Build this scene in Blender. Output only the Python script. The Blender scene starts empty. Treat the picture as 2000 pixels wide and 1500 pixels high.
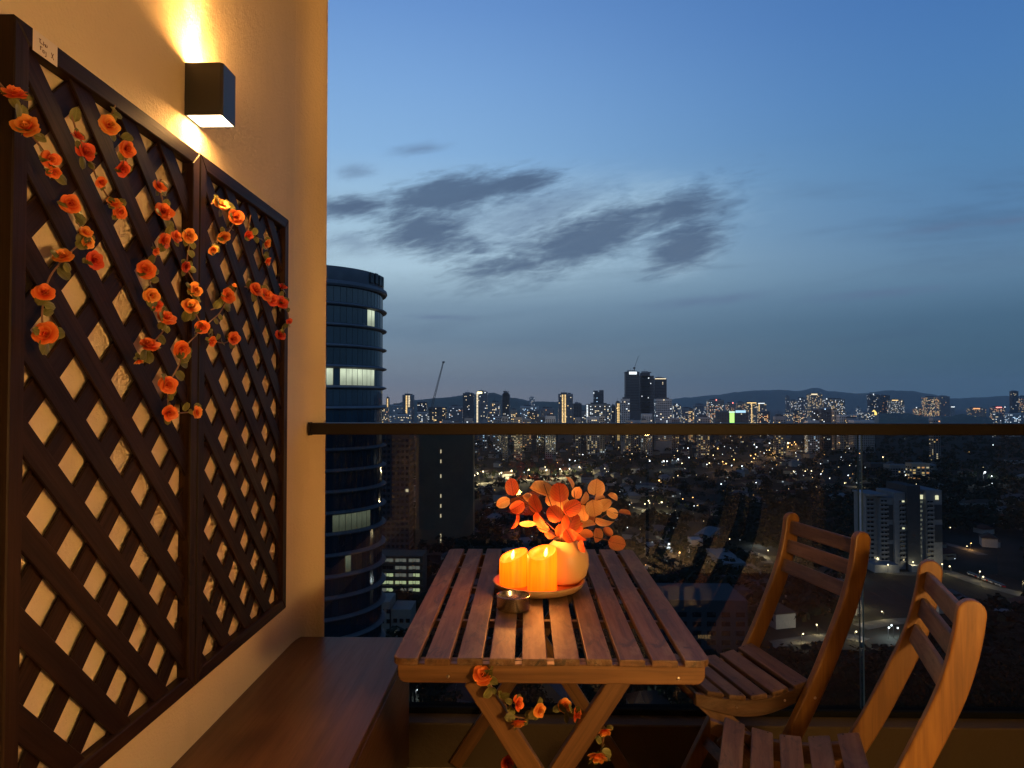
import bpy, bmesh, math, random
from mathutils import Vector, Matrix, Euler
R = math.radians
SC = bpy.context.scene
COL = SC.collection
rnd = random.Random(7)

# ------------------------------------------------------------------ camera
FPX, CZ = 1387.0, 1.21
cam = bpy.data.cameras.new('camera')
cam.sensor_width = 36.0
cam.lens = 36.0 * FPX / 2000.0
cam.clip_start = 0.05
cam.clip_end = 90000
CAM = bpy.data.objects.new('camera', cam)
COL.objects.link(CAM)
CAM.location = (0, 0, CZ)
CAM.rotation_euler = (R(90) + math.atan(32 / FPX), 0, math.atan(30 / FPX))
SC.camera = CAM
_rm = CAM.rotation_euler.to_matrix()
def ray(px, py):
    return _rm @ Vector(((px - 1000) / FPX, (750 - py) / FPX, -1))
def onX(px, py, X):
    d = ray(px, py); return Vector((0, 0, CZ)) + d * (X / d.x)
def onY(px, py, Y):
    d = ray(px, py); return Vector((0, 0, CZ)) + d * (Y / d.y)
def onZ(px, py, Z):
    d = ray(px, py); return Vector((0, 0, CZ)) + d * ((Z - CZ) / d.z)
def pix_of(p):
    q = _rm.transposed() @ (Vector(p) - Vector((0, 0, CZ)))
    return 1000 - FPX * q.x / q.z, 750 + FPX * q.y / q.z
GZ = -99.0                                   # street level, the balcony is on a high floor

# ------------------------------------------------------------------ render / exposure
SC.render.engine = 'CYCLES'
SC.view_settings.view_transform = 'Standard'
SC.view_settings.look = 'None'
SC.view_settings.exposure = 0.0
SC.view_settings.gamma = 1.0
SC.view_settings.use_curve_mapping = False
SC.cycles.use_denoising = True
SC.cycles.use_light_tree = True
SC.cycles.max_bounces = 8
SC.cycles.transparent_max_bounces = 16
SC.cycles.sample_clamp_indirect = 4.0
SC.cycles.caustics_reflective = False
SC.cycles.caustics_refractive = False

# ------------------------------------------------------------------ node helper
def lin(r, g, b):
    f = lambda c: c / 255 / 12.92 if c / 255 <= 0.04045 else ((c / 255 + 0.055) / 1.055) ** 2.4
    return (f(r), f(g), f(b), 1)
class NT:
    def __init__(s, nt): s.nt = nt; s.n = nt.nodes; s.l = nt.links
    def new(s, t, **kw):
        n = s.n.new(t)
        for k, v in kw.items(): setattr(n, k, v)
        return n
    def put(s, sock, v):
        if hasattr(v, 'is_output'): s.l.new(v, sock)
        else: sock.default_value = v
    def m(s, op, a, b=None, c=None, clamp=False):
        n = s.new('ShaderNodeMath', operation=op, use_clamp=clamp)
        for i, v in enumerate((a, b, c)):
            if v is not None: s.put(n.inputs[i], v)
        return n.outputs[0]
    def sm(s, x, lo, hi):
        n = s.new('ShaderNodeMapRange', interpolation_type='SMOOTHSTEP')
        s.put(n.inputs[0], x); s.put(n.inputs[1], lo); s.put(n.inputs[2], hi)
        return n.outputs[0]
    def mix(s, f, a, b, blend='MIX'):
        n = s.new('ShaderNodeMix', data_type='RGBA', blend_type=blend)
        s.put(n.inputs[0], f); s.put(n.inputs[6], a); s.put(n.inputs[7], b)
        return n.outputs[2]
    def ramp(s, f, stops):
        n = s.new('ShaderNodeValToRGB'); e = n.color_ramp.elements
        while len(e) > 1: e.remove(e[-1])
        e[0].position, e[0].color = stops[0]
        for p, c in stops[1:]:
            k = e.new(p); k.color = c
        s.put(n.inputs[0], f); return n.outputs[0]
    def noise(s, vec, scale, detail=4, rough=0.55, dist=0.0):
        n = s.new('ShaderNodeTexNoise')
        s.put(n.inputs['Vector'], vec); n.inputs['Scale'].default_value = scale
        n.inputs['Detail'].default_value = detail; n.inputs['Roughness'].default_value = rough
        n.inputs['Distortion'].default_value = dist
        return n.outputs['Fac']
    def vec(s, x, y, z=0.0):
        n = s.new('ShaderNodeCombineXYZ')
        for i, v in enumerate((x, y, z)): s.put(n.inputs[i], v)
        return n.outputs[0]
    def mapping(s, v, scale=(1, 1, 1), loc=(0, 0, 0)):
        n = s.new('ShaderNodeMapping'); s.put(n.inputs['Vector'], v)
        n.inputs['Scale'].default_value = scale; s.put(n.inputs['Location'], loc)
        return n.outputs[0]

# ------------------------------------------------------------------ dusk sky
SUN_EL, SUN_AZ = 1.0, -38.0                     # the last light comes from behind the wall on the left
world = bpy.data.worlds.new('World'); SC.world = world
world.use_nodes = True
W = NT(world.node_tree); W.n.clear()
tc = W.new('ShaderNodeTexCoord').outputs['Generated']
sp = W.new('ShaderNodeSeparateXYZ'); W.l.new(tc, sp.inputs[0])
dx, dy, dz = sp.outputs
hor = W.m('MAXIMUM', W.m('SQRT', W.m('ADD', W.m('MULTIPLY', dx, dx), W.m('MULTIPLY', dy, dy))), 0.001)
tel = W.m('DIVIDE', dz, hor)
az = W.m('ARCTAN2', dx, dy)
S = lambda *st: [(p / 1.6, lin(*c)) for p, c in st]
rp = W.m('DIVIDE', tel, 1.6, clamp=True)
warm = W.ramp(rp, S((0, (136, 136, 140)), (.03, (126, 138, 149)), (.09, (114, 140, 162)), (.13, (126, 153, 175)),
                    (.19, (172, 201, 218)), (.27, (162, 197, 223)), (.35, (138, 181, 224)), (.45, (124, 168, 220)),
                    (.56, (106, 150, 210)), (1.0, (70, 112, 178)), (1.6, (50, 86, 148))))
cool = W.ramp(rp, S((0, (64, 94, 114)), (.05, (62, 96, 118)), (.1, (70, 104, 131)), (.16, (96, 132, 163)),
                    (.22, (88, 130, 171)), (.3, (82, 130, 178)), (.4, (75, 124, 181)), (.5, (68, 116, 178)),
                    (1.0, (50, 92, 156)), (1.6, (44, 78, 138))))
side = W.sm(az, R(-16), R(36))
sky = W.mix(side, warm, cool)
# soft bands of stratus low in the sky
yy = W.m('MAXIMUM', dy, 0.02)
u = W.m('DIVIDE', dx, yy); v = W.m('DIVIDE', dz, yy)
band = W.noise(W.vec(W.m('MULTIPLY', u, 2.2), W.m('ADD', W.m('MULTIPLY', v, 17.0), W.m('MULTIPLY', u, -1.6))), 1.0, 5, .6, .4)
bandm = W.m('MULTIPLY', W.sm(band, .46, .74), W.m('MULTIPLY', W.sm(tel, .02, .1), W.m('SUBTRACT', 1.0, W.sm(tel, .24, .36))))
sky = W.mix(W.m('MULTIPLY', bandm, .55), sky, W.mix(.55, sky, lin(62, 82, 112)))
# torn dusk clouds
def blob(px, py, rx, ry, tilt=0.0):
    uu = W.m('SUBTRACT', u, (px - 1030) / FPX); vv = W.m('SUBTRACT', v, (782 - py) / FPX)
    c, s_ = math.cos(R(tilt)), math.sin(R(tilt))
    a = W.m('ADD', W.m('MULTIPLY', uu, c * FPX / rx), W.m('MULTIPLY', vv, s_ * FPX / rx))
    b = W.m('ADD', W.m('MULTIPLY', uu, -s_ * FPX / ry), W.m('MULTIPLY', vv, c * FPX / ry))
    return W.m('SUBTRACT', 1.0, W.m('SQRT', W.m('ADD', W.m('MULTIPLY', a, a), W.m('MULTIPLY', b, b))))
def union(l):
    r = l[0]
    for x in l[1:]: r = W.m('SMOOTH_MAX', r, x, .25)
    return r
cn = W.noise(W.vec(W.m('MULTIPLY', u, 9.0), W.m('ADD', W.m('MULTIPLY', v, 30.0), W.m('MULTIPLY', u, -7.0))), 1.0, 9, .62, .6)
cf = W.noise(W.vec(W.m('MULTIPLY', u, 34.0), W.m('ADD', W.m('MULTIPLY', v, 130.0), W.m('MULTIPLY', u, -22.0))), 1.0, 6, .65, .5)
tear = W.m('ADD', W.m('MULTIPLY', W.m('SUBTRACT', cn, .5), 1.5), W.m('MULTIPLY', W.m('SUBTRACT', cf, .5), 1.0))
core = union([blob(890, 375, 180, 48, 9), blob(835, 450, 125, 62, -16), blob(1000, 358, 120, 24, 8), blob(680, 400, 110, 26, 4),
              blob(1170, 458, 270, 56, 20), blob(1310, 415, 130, 50, 10), blob(1010, 518, 125, 28, 8),
              blob(1335, 478, 100, 60, 25)])
cl = W.sm(W.m('ADD', core, tear), -.25, .75)
wisp = union([blob(700, 400, 110, 40, 6), blob(690, 470, 90, 36, -4), blob(1000, 420, 330, 110, 10), blob(820, 285, 90, 18, 8),
              blob(1830, 448, 130, 15, 8), blob(1960, 435, 120, 12, 6), blob(1380, 588, 180, 16, 6), blob(850, 618, 110, 10, -1),
              blob(1700, 575, 200, 16, 5), blob(690, 330, 60, 24, 0)])
cw = W.sm(W.m('ADD', wisp, W.m('MULTIPLY', tear, .8)), 0.0, 1.3)
glow = W.sm(W.m('ADD', union([blob(1080, 450, 420, 120, 8), blob(760, 500, 200, 60, 0), blob(1330, 490, 110, 60, 20)]), W.m('MULTIPLY', tear, -.55)), -.1, 1.2)
sky = W.mix(W.m('MULTIPLY', glow, .72), sky, lin(176, 206, 226))
sky = W.mix(W.m('MULTIPLY', cw, .62), sky, lin(92, 112, 146))
sky = W.mix(W.m('MULTIPLY', cl, .88), sky, lin(73, 94, 124))
nish = W.new('ShaderNodeTexSky', sky_type='NISHITA', sun_disc=False)
nish.sun_elevation = R(SUN_EL); nish.sun_rotation = R(SUN_AZ); nish.altitude = 160
sky = W.mix(.004, sky, nish.outputs[0], 'ADD')
below = W.sm(dz, -.012, -.04)
sky = W.mix(below, sky, lin(34, 40, 48))
bg = W.new('ShaderNodeBackground'); W.l.new(sky, bg.inputs[0]); bg.inputs[1].default_value = 1.0
W.l.new(bg.outputs[0], W.new('ShaderNodeOutputWorld').inputs[0])

sun = bpy.data.lights.new('sun', 'SUN'); sun.energy = 0.02; sun.angle = R(12); sun.color = (1, .72, .55)
SUN = bpy.data.objects.new('sun', sun); COL.objects.link(SUN)
SUN.rotation_euler = Vector((math.sin(R(SUN_AZ)), math.cos(R(SUN_AZ)), math.tan(R(SUN_EL)))).to_track_quat('Z', 'Y').to_euler()

# ------------------------------------------------------------------ materials
def mat(name, col=(.5, .5, .5), rough=.5, metal=0.0, spec=.5, emit=None, es=0.0, sample=True):
    m = bpy.data.materials.new(name); m.use_nodes = True
    b = m.node_tree.nodes['Principled BSDF']
    b.inputs['Base Color'].default_value = (*col[:3], 1)
    b.inputs['Roughness'].default_value = rough; b.inputs['Metallic'].default_value = metal
    b.inputs['Specular IOR Level'].default_value = spec
    if emit:
        b.inputs['Emission Color'].default_value = (*emit[:3], 1); b.inputs['Emission Strength'].default_value = es
    if not sample: m.cycles.emission_sampling = 'NONE'
    return m
def parts_of(m):
    t = NT(m.node_tree); return t, t.n['Principled BSDF']
def bump(t, b, h, strength, dist):
    n = t.new('ShaderNodeBump'); n.inputs['Strength'].default_value = strength; n.inputs['Distance'].default_value = dist
    t.l.new(h, n.inputs['Height']); t.l.new(n.outputs[0], b.inputs['Normal'])
def objvec(t, jitter=True):
    v = t.new('ShaderNodeTexCoord').outputs['Object']
    if jitter:
        r = t.new('ShaderNodeObjectInfo').outputs['Random']
        n = t.new('ShaderNodeVectorMath', operation='ADD'); t.l.new(v, n.inputs[0])
        t.l.new(t.vec(t.m('MULTIPLY', r, 7.3), t.m('MULTIPLY', r, 3.1), t.m('MULTIPLY', r, 5.7)), n.inputs[1])
        v = n.outputs[0]
    return v
def wood(name, dark, mid, light, axis, rough=.45, worn=0.0, wornc=(.3, .25, .2), stain=0.0, grain=1.0, spec=.5):
    m = mat(name, mid, rough, spec=spec); t, b = parts_of(m)
    v = objvec(t)
    sc = [38, 38, 38]; sc[axis] = 2.2
    g = t.noise(t.mapping(v, tuple(sc)), 1.0 * grain, 7, .6, .9)
    s2 = [160, 160, 160]; s2[axis] = 6
    f = t.noise(t.mapping(v, tuple(s2)), 1.0, 4, .6)
    c = t.ramp(g, [(.28, (*dark, 1)), (.5, (*mid, 1)), (.72, (*light, 1))])
    c = t.mix(t.m('MULTIPLY', t.sm(f, .45, .75), .45), c, (*dark, 1))
    s3 = [5.5, 5.5, 5.5]; s3[axis] = 2.6
    big = t.noise(t.mapping(v, tuple(s3)), 1.0, 3, .6)
    c = t.mix(t.m('MULTIPLY', t.sm(big, .42, .7), .4), c, (*[x * .62 for x in mid], 1))
    if worn:
        s4 = [17, 17, 17]; s4[axis] = 5; w = t.noise(t.mapping(v, tuple(s4)), 1.0, 8, .72, .6)
        c = t.mix(t.m('MULTIPLY', t.sm(t.m('ADD', w, t.m('MULTIPLY', t.m('SUBTRACT', f, .5), .3)), .47, .66), worn), c, (*wornc, 1))
    if stain:
        s5 = [26, 26, 26]; s5[axis] = 9; w = t.noise(t.mapping(v, tuple(s5), (3, 9, 1)), 1.0, 7, .7, 1.4)
        c = t.mix(t.m('MULTIPLY', t.sm(w, .54, .64), stain), c, (.025, .018, .013, 1))
    rr = t.new('ShaderNodeObjectInfo').outputs['Random']
    hs = t.new('ShaderNodeHueSaturation'); t.l.new(c, hs.inputs['Color'])
    t.l.new(t.m('ADD', .82, t.m('MULTIPLY', rr, .36)), hs.inputs['Value'])
    t.l.new(hs.outputs[0], b.inputs['Base Color'])
    t.l.new(t.m('ADD', rough - .1, t.m('MULTIPLY', f, .25)), b.inputs['Roughness'])
    bump(t, b, t.m('ADD', t.m('MULTIPLY', f, .6), t.m('MULTIPLY', g, .5)), .35, .002)
    return m
WX = [wood('table_wood_' + a, (.022, .010, .004), (.095, .043, .016), (.165, .085, .038), i, .5, .6, (.22, .15, .095), .85) for i, a in enumerate('xyz')]
CHW = [wood('chair_wood_' + a, (.035, .018, .009), (.10, .052, .027), (.15, .088, .05), i, .5, .45, (.19, .13, .09), .6) for i, a in enumerate('xyz')]
CHP = [wood('chair_post_wood_' + a, (.08, .032, .006), (.165, .073, .013), (.23, .112, .024), i, .45) for i, a in enumerate('xyz')]
LGW = [wood('table_frame_wood_' + a, (.06, .026, .008), (.125, .058, .018), (.18, .09, .032), i, .42) for i, a in enumerate('xyz')]
TRW = [wood('trellis_wood_' + a, (.007, .003, .0018), (.016, .007, .0036), (.032, .0135, .006), i, .5, spec=.15) for i, a in enumerate('xyz')]
BNW = wood('bench_laminate', (.045, .018, .008), (.08, .032, .013), (.115, .05, .021), 1, .33, grain=.5)
TRAYW = wood('tray_wood', (.3, .15, .06), (.46, .26, .12), (.56, .35, .18), 0, .4)
DECK = wood('deck_wood', (.12, .05, .025), (.2, .09, .045), (.27, .13, .07), 0, .5)
def plaster(name, col, rough=.85, scale=150, st=.5):
    m = mat(name, col, rough, spec=.25); t, b = parts_of(m)
    v = objvec(t, False)
    n1 = t.noise(v, scale, 6, .65); n2 = t.noise(v, 3.0, 4, .6)
    st_ = t.noise(t.mapping(v, (9, 9, 1.2)), 1.0, 5, .6)
    c = t.mix(t.m('MULTIPLY', t.sm(n2, .4, .7), .12), (*col, 1), (*[x * .78 for x in col], 1))
    c = t.mix(t.m('MULTIPLY', t.sm(st_, .5, .75), .22), c, (*[x * .7 for x in col], 1))
    t.l.new(c, b.inputs['Base Color'])
    bump(t, b, t.m('ADD', n1, t.m('MULTIPLY', t.noise(v, scale * .28, 3, .5), .8)), st, .004)
    return m
WALLM = plaster('render_coat', (.66, .54, .37), .8, 130, .8)
CEILM = plaster('ceiling_paint', (.80, .77, .72))
KERBM = plaster('kerb_coat', (.065, .048, .028), .7, 90)
ROOMM = plaster('room_paint', (.5, .42, .33))
BLACKM = mat('black_powder_coat', (.018, .018, .02), .42)
RAILM = mat('dark_bronze_metal', (.009, .007, .006), .55, spec=.25)
STEEL = mat('brushed_steel', (.58, .54, .48), .26, 1.0)
SCREW = mat('screw_metal', (.5, .45, .4), .3, 1.0)
PAPER = mat('label_paper', (.62, .55, .5), .8)
INK = mat('pen_ink', (.12, .06, .06), .8)
CERAM = mat('vase_glaze', (.78, .50, .22), .42)
def glass_mat(name, tint, refl=1.0, rough=0.0):
    m = bpy.data.materials.new(name); m.use_nodes = True
    t = NT(m.node_tree); t.n.clear()
    tr = t.new('ShaderNodeBsdfTransparent'); tr.inputs[0].default_value = (*tint, 1)
    gl = t.new('ShaderNodeBsdfGlossy'); gl.inputs['Roughness'].default_value = rough
    gl.inputs[0].default_value = (refl, refl, refl, 1)
    g = t.new('ShaderNodeNewGeometry'); dp = t.new('ShaderNodeVectorMath', operation='DOT_PRODUCT')
    t.l.new(g.outputs['Normal'], dp.inputs[0]); t.l.new(g.outputs['Incoming'], dp.inputs[1])
    k = t.m('POWER', t.m('SUBTRACT', 1.0, t.m('ABSOLUTE', dp.outputs['Value']), clamp=True), 5.0)
    mx = t.new('ShaderNodeMixShader'); t.l.new(t.m('ADD', .045, t.m('MULTIPLY', k, .85)), mx.inputs[0])   # both faces of the pane
    t.l.new(tr.outputs[0], mx.inputs[1]); t.l.new(gl.outputs[0], mx.inputs[2])
    t.l.new(mx.outputs[0], t.new('ShaderNodeOutputMaterial').inputs[0])
    return m
PANEM = glass_mat('railing_glass', (.38, .40, .39))
EDGEM = mat('glass_edge', (.10, .16, .15), .25)
def petal_mat(name, root, mid, rim):
    m = mat(name, mid, .55); t, b = parts_of(m)
    uv = t.new('ShaderNodeTexCoord').outputs['UV']
    s_ = t.new('ShaderNodeSeparateXYZ'); t.l.new(uv, s_.inputs[0])
    n = t.noise(t.mapping(uv, (9, 1.5, 1)), 1, 4)
    c = t.ramp(t.m('ADD', s_.outputs[1], t.m('MULTIPLY', t.m('SUBTRACT', n, .5), .3)), [(.1, (*root, 1)), (.55, (*mid, 1)), (.98, (*rim, 1))])
    t.l.new(c, b.inputs['Base Color'])
    tl = t.new('ShaderNodeBsdfTranslucent'); t.l.new(c, tl.inputs[0])
    mx = t.new('ShaderNodeMixShader'); mx.inputs[0].default_value = .3
    t.l.new(b.outputs[0], mx.inputs[1]); t.l.new(tl.outputs[0], mx.inputs[2])
    t.l.new(mx.outputs[0], t.n['Material Output'].inputs[0])
    return m
PET = [petal_mat('rose_petal', (.62, .025, .008), (.80, .09, .018), (.90, .26, .05)),
       petal_mat('rose_petal_light', (.72, .06, .012), (.86, .19, .03), (.92, .44, .09)),
       petal_mat('rose_petal_deep', (.5, .015, .008), (.66, .045, .016), (.8, .14, .04))]
def leaf_mat(name, base, vein, rim, trans=.3, veins=True):
    m = mat(name, base, .5); t, b = parts_of(m)
    uv = t.new('ShaderNodeTexCoord').outputs['UV']
    s_ = t.new('ShaderNodeSeparateXYZ'); t.l.new(uv, s_.inputs[0])
    x, y = s_.outputs[0], s_.outputs[1]
    ax = t.m('ABSOLUTE', t.m('SUBTRACT', x, .5))
    r = t.new('ShaderNodeObjectInfo').outputs['Random']
    n = t.noise(t.mapping(uv, (6, 6, 1)), 1, 5, .6)
    c = t.mix(t.sm(t.m('ADD', ax, t.m('MULTIPLY', n, .25)), .3, .6), (*base, 1), (*rim, 1))
    if veins:
        sv = t.m('FRACT', t.m('MULTIPLY', t.m('SUBTRACT', y, t.m('MULTIPLY', ax, .9)), 6.0))
        side_v = t.m('SUBTRACT', 1.0, t.sm(t.m('ABSOLUTE', t.m('SUBTRACT', sv, .5)), .03, .12))
        mid_v = t.m('SUBTRACT', 1.0, t.sm(ax, .01, .03))
        vv = t.m('MULTIPLY', t.m('MAXIMUM', t.m('MULTIPLY', side_v, t.m('ADD', .25, t.m('MULTIPLY', n, .5))), mid_v), .75)
        c = t.mix(vv, c, (*vein, 1))
    hs = t.new('ShaderNodeHueSaturation'); t.l.new(c, hs.inputs['Color'])
    t.l.new(t.m('ADD', .75, t.m('MULTIPLY', r, .5)), hs.inputs['Value']); c = hs.outputs[0]
    t.l.new(c, b.inputs['Base Color'])
    tl = t.new('ShaderNodeBsdfTranslucent'); t.l.new(c, tl.inputs[0])
    mx = t.new('ShaderNodeMixShader'); mx.inputs[0].default_value = trans
    t.l.new(b.outputs[0], mx.inputs[1]); t.l.new(tl.outputs[0], mx.inputs[2])
    t.l.new(mx.outputs[0], t.n['Material Output'].inputs[0])
    bump(t, b, n, .3, .001)
    return m
GLEAF = leaf_mat('rose_leaf', (.13, .13, .03), (.2, .2, .06), (.2, .19, .06))
EUC = [leaf_mat('red_leaf', (.72, .10, .03), (.2, .015, .01), (.85, .22, .05)),
       leaf_mat('amber_leaf', (.86, .46, .17), (.55, .2, .06), (.92, .58, .26)),
       leaf_mat('dull_leaf', (.5, .17, .06), (.2, .05, .02), (.55, .24, .09))]
STEMM = mat('vine_stem', (.2, .1, .05), .6)
TWIG = mat('twig_bark', (.13, .04, .02), .7)
LAMPON = mat('lamp_diffuser', (1, .9, .7), .4, emit=(1, .74, .42), es=14.0)
def wax_mat():
    m = mat('candle_wax', (.10, .022, .003), .5); t, b = parts_of(m)
    v = objvec(t, False)
    s_ = t.new('ShaderNodeSeparateXYZ'); t.l.new(v, s_.inputs[0])
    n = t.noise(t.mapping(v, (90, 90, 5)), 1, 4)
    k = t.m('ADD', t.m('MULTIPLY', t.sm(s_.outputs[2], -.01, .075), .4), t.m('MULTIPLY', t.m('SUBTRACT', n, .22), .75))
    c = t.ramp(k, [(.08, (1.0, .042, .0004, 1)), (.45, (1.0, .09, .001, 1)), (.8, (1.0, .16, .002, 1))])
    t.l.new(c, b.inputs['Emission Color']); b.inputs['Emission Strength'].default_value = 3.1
    bump(t, b, n, .3, .001)
    return m
WAX = wax_mat()
FLAME = mat('flame_glow', (1, .8, .3), .5, emit=(1, .80, .12), es=6.0)

# ------------------------------------------------------------------ object helpers
def obj(name, bm, m, parent=None, loc=None, smooth=False, rot=None):
    me = bpy.data.meshes.new(name)
    if isinstance(bm, bmesh.types.BMesh):
        bm.normal_update()
        bm.to_mesh(me); bm.free()
    else: me = bm
    for x in (m if isinstance(m, (list, tuple)) else [m]):
        if x and len(me.materials) < (len(m) if isinstance(m, (list, tuple)) else 1): me.materials.append(x)
    if smooth:
        for p in me.polygons: p.use_smooth = True
        if smooth == 'auto':
            for e in me.edges: pass
            me.set_sharp_from_angle(angle=R(40))
    o = bpy.data.objects.new(name, me); COL.objects.link(o)
    if parent: o.parent = parent
    if loc is not None: o.location = loc
    if rot is not None: o.rotation_euler = rot
    return o
def tag(o, label=None, cat=None, group=None, kind=None):
    if label: o['label'] = label
    if cat: o['category'] = cat
    if group: o['group'] = group
    if kind: o['kind'] = kind
    return o
def thing(name, label, cat, loc=(0, 0, 0), rz=0, group=None):
    o = bpy.data.objects.new(name, None); COL.objects.link(o)
    o.location = loc; o.rotation_euler = (0, 0, rz); o.empty_display_size = .1
    return tag(o, label, cat, group)
def inst(name, me, parent=None, loc=None, rot=None, scale=None):
    o = bpy.data.objects.new(name, me); COL.objects.link(o)
    if parent: o.parent = parent
    if loc is not None: o.location = loc
    if rot is not None:
        if hasattr(rot, 'w'): o.rotation_mode = 'QUATERNION'; o.rotation_quaternion = rot
        else: o.rotation_euler = rot
    if scale is not None: o.scale = (scale,) * 3 if isinstance(scale, (int, float)) else scale
    return o
def box(bm, lo, hi, bev=0.0, seg=1, mi=0, M=None):
    vs = [bm.verts.new(((hi if i & 1 else lo)[0], (hi if i & 2 else lo)[1], (hi if i & 4 else lo)[2])) for i in range(8)]
    fs = [bm.faces.new([vs[k] for k in q]) for q in ((0, 2, 3, 1), (4, 5, 7, 6), (0, 1, 5, 4), (2, 6, 7, 3), (0, 4, 6, 2), (1, 3, 7, 5))]
    for f in fs: f.material_index = mi
    if bev:
        r = bmesh.ops.bevel(bm, geom=list({e for f in fs for e in f.edges}), offset=bev, segments=seg, affect='EDGES', profile=.5)
        vs = list({v_ for f in r['faces'] for v_ in f.verts} | {v_ for v_ in vs if v_.is_valid})
    if M is not None:
        for v_ in vs: v_.co = M @ v_.co
    return vs
def cbox(bm, c, s, bev=0.0, mi=0, M=None, seg=1):
    return box(bm, tuple(c[i] - s[i] / 2 for i in range(3)), tuple(c[i] + s[i] / 2 for i in range(3)), bev, seg, mi, M)
def prism(bm, poly, axis, a, b_, bev=0.0, seg=1):
    """extrude a 2D polygon (given in the two other axes, in order) from a to b_ along axis"""
    def P(p, h):
        return ((h, p[0], p[1]), (p[0], h, p[1]), (p[0], p[1], h))[axis]
    A = [bm.verts.new(P(p, a)) for p in poly]; B = [bm.verts.new(P(p, b_)) for p in poly]
    n = len(poly); fs = [bm.faces.new(A), bm.faces.new(B[::-1])]
    for i in range(n): fs.append(bm.faces.new((A[i], B[i], B[(i + 1) % n], A[(i + 1) % n])))
    bmesh.ops.recalc_face_normals(bm, faces=fs)
    if bev:
        es = [e for f in fs[:2] for e in f.edges]
        bmesh.ops.bevel(bm, geom=es, offset=bev, segments=seg, affect='EDGES', profile=.5)
def tube(bm, pts, r, sides=6, cap=True, mi=0):
    pts = [Vector(p) for p in pts]; rings = []
    up = Vector((0.13, .21, 1)).normalized()
    for i, p in enumerate(pts):
        d = (pts[min(i + 1, len(pts) - 1)] - pts[max(i - 1, 0)]).normalized()
        a = d.cross(up)
        if a.length < .05: a = d.cross(Vector((1, 0, 0)))
        a.normalize(); b_ = d.cross(a)
        rr = r[i] if isinstance(r, (list, tuple)) else r
        rings.append([bm.verts.new(p + (a * math.cos(2 * math.pi * k / sides) + b_ * math.sin(2 * math.pi * k / sides)) * rr) for k in range(sides)])
    for A, B in zip(rings, rings[1:]):
        for k in range(sides):
            f = bm.faces.new((A[k], A[(k + 1) % sides], B[(k + 1) % sides], B[k])); f.material_index = mi
    if cap:
        bm.faces.new(rings[0][::-1]).material_index = mi; bm.faces.new(rings[-1]).material_index = mi
def lathe(bm, prof, seg=48, wob=None, mi=0):
    rings = []
    for i, (r, z) in enumerate(prof):
        if r < 1e-6: rings.append([bm.verts.new((0, 0, z))])
        else:
            rings.append([bm.verts.new((r * math.cos(2 * math.pi * k / seg) * (wob(k, i) if wob else 1), r * math.sin(2 * math.pi * k / seg) * (wob(k, i) if wob else 1), z)) for k in range(seg)])
    for A, B in zip(rings, rings[1:]):
        for k in range(seg):
            k2 = (k + 1) % seg
            if len(A) == 1 and len(B) == 1: continue
            if len(A) == 1: f = bm.faces.new((A[0], B[k2], B[k]))
            elif len(B) == 1: f = bm.faces.new((A[k], A[k2], B[0]))
            else: f = bm.faces.new((A[k], A[k2], B[k2], B[k]))
            f.material_index = mi
    return rings
def smooth_path(P, n=5):
    P = [Vector(p) for p in P]; out = []
    for i in range(len(P) - 1):
        p0, p1, p2, p3 = P[max(i - 1, 0)], P[i], P[i + 1], P[min(i + 2, len(P) - 1)]
        for k in range(n):
            t_ = k / n
            out.append(.5 * ((2 * p1) + (p2 - p0) * t_ + (2 * p0 - 5 * p1 + 4 * p2 - p3) * t_ ** 2 + (3 * p1 - p0 - 3 * p2 + p3) * t_ ** 3))
    return out + [P[-1]]
def clip_poly(poly, f):
    out = []
    for i in range(len(poly)):
        a, b_ = poly[i], poly[(i + 1) % len(poly)]
        fa, fb = f(a), f(b_)
        if fa >= 0: out.append(a)
        if fa * fb < 0:
            k = fa / (fa - fb); out.append((a[0] + (b_[0] - a[0]) * k, a[1] + (b_[1] - a[1]) * k))
    return out


# ================================================================== BALCONY SHELL
XW = -0.777                       # face of the left wall
bm = bmesh.new(); box(bm, (-1.2, -4.6, -.2), (3.6, 2.6, -.012)); tag(obj('floor_slab', bm, CEILM), kind='structure')
fl = bpy.data.objects.new('floor', None); COL.objects.link(fl); tag(fl, kind='structure')
for i in range(28):               # deck boards, one by one
    x0 = XW + .01 + i * .155
    bm = bmesh.new(); cbox(bm, (0, 0, 0), (.15, 2.44, .022), .003)
    obj('deck_board', bm, DECK, fl, (x0 + .075, 1.12, -.0005 - .011))
bm = bmesh.new(); box(bm, (-1.2, -4.6, 2.72), (3.6, 2.62, 2.95)); tag(obj('ceiling', bm, CEILM), kind='structure')
bm = bmesh.new()
box(bm, (-1.15, -.14, -.01), (XW, 2.44, 2.719))
box(bm, (-1.15, 2.4405, -.3), (XW - .05, 2.472, 2.719))
prism(bm, [(XW - .03, 2.33), (XW + .0004, 2.345), (-.7745, 2.376), (-.768, 2.403), (-.757, 2.427), (-.741, 2.446), (-.722, 2.459), (-.709, 2.466), (-.706, 2.472), (XW - .03, 2.472)], 2, -.3, 2.719)   # wall end, its square return rounded into a cove to even out shading
w = obj('balcony_wall', bm, WALLM, smooth='auto'); tag(w, 'tall beige rendered balcony wall on the left carrying the trellises and the lamp', 'wall')
bm = bmesh.new(); box(bm, (3.3, -.14, -.01), (3.6, 2.44, 2.719))
w = obj('side_wall', bm, plaster('side_wall_paint', (.10, .085, .07))); tag(w, 'far end wall of the balcony beyond the right edge of the photo', 'wall')
bm = bmesh.new()                  # facade behind the photographer with the sliding door opening
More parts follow.
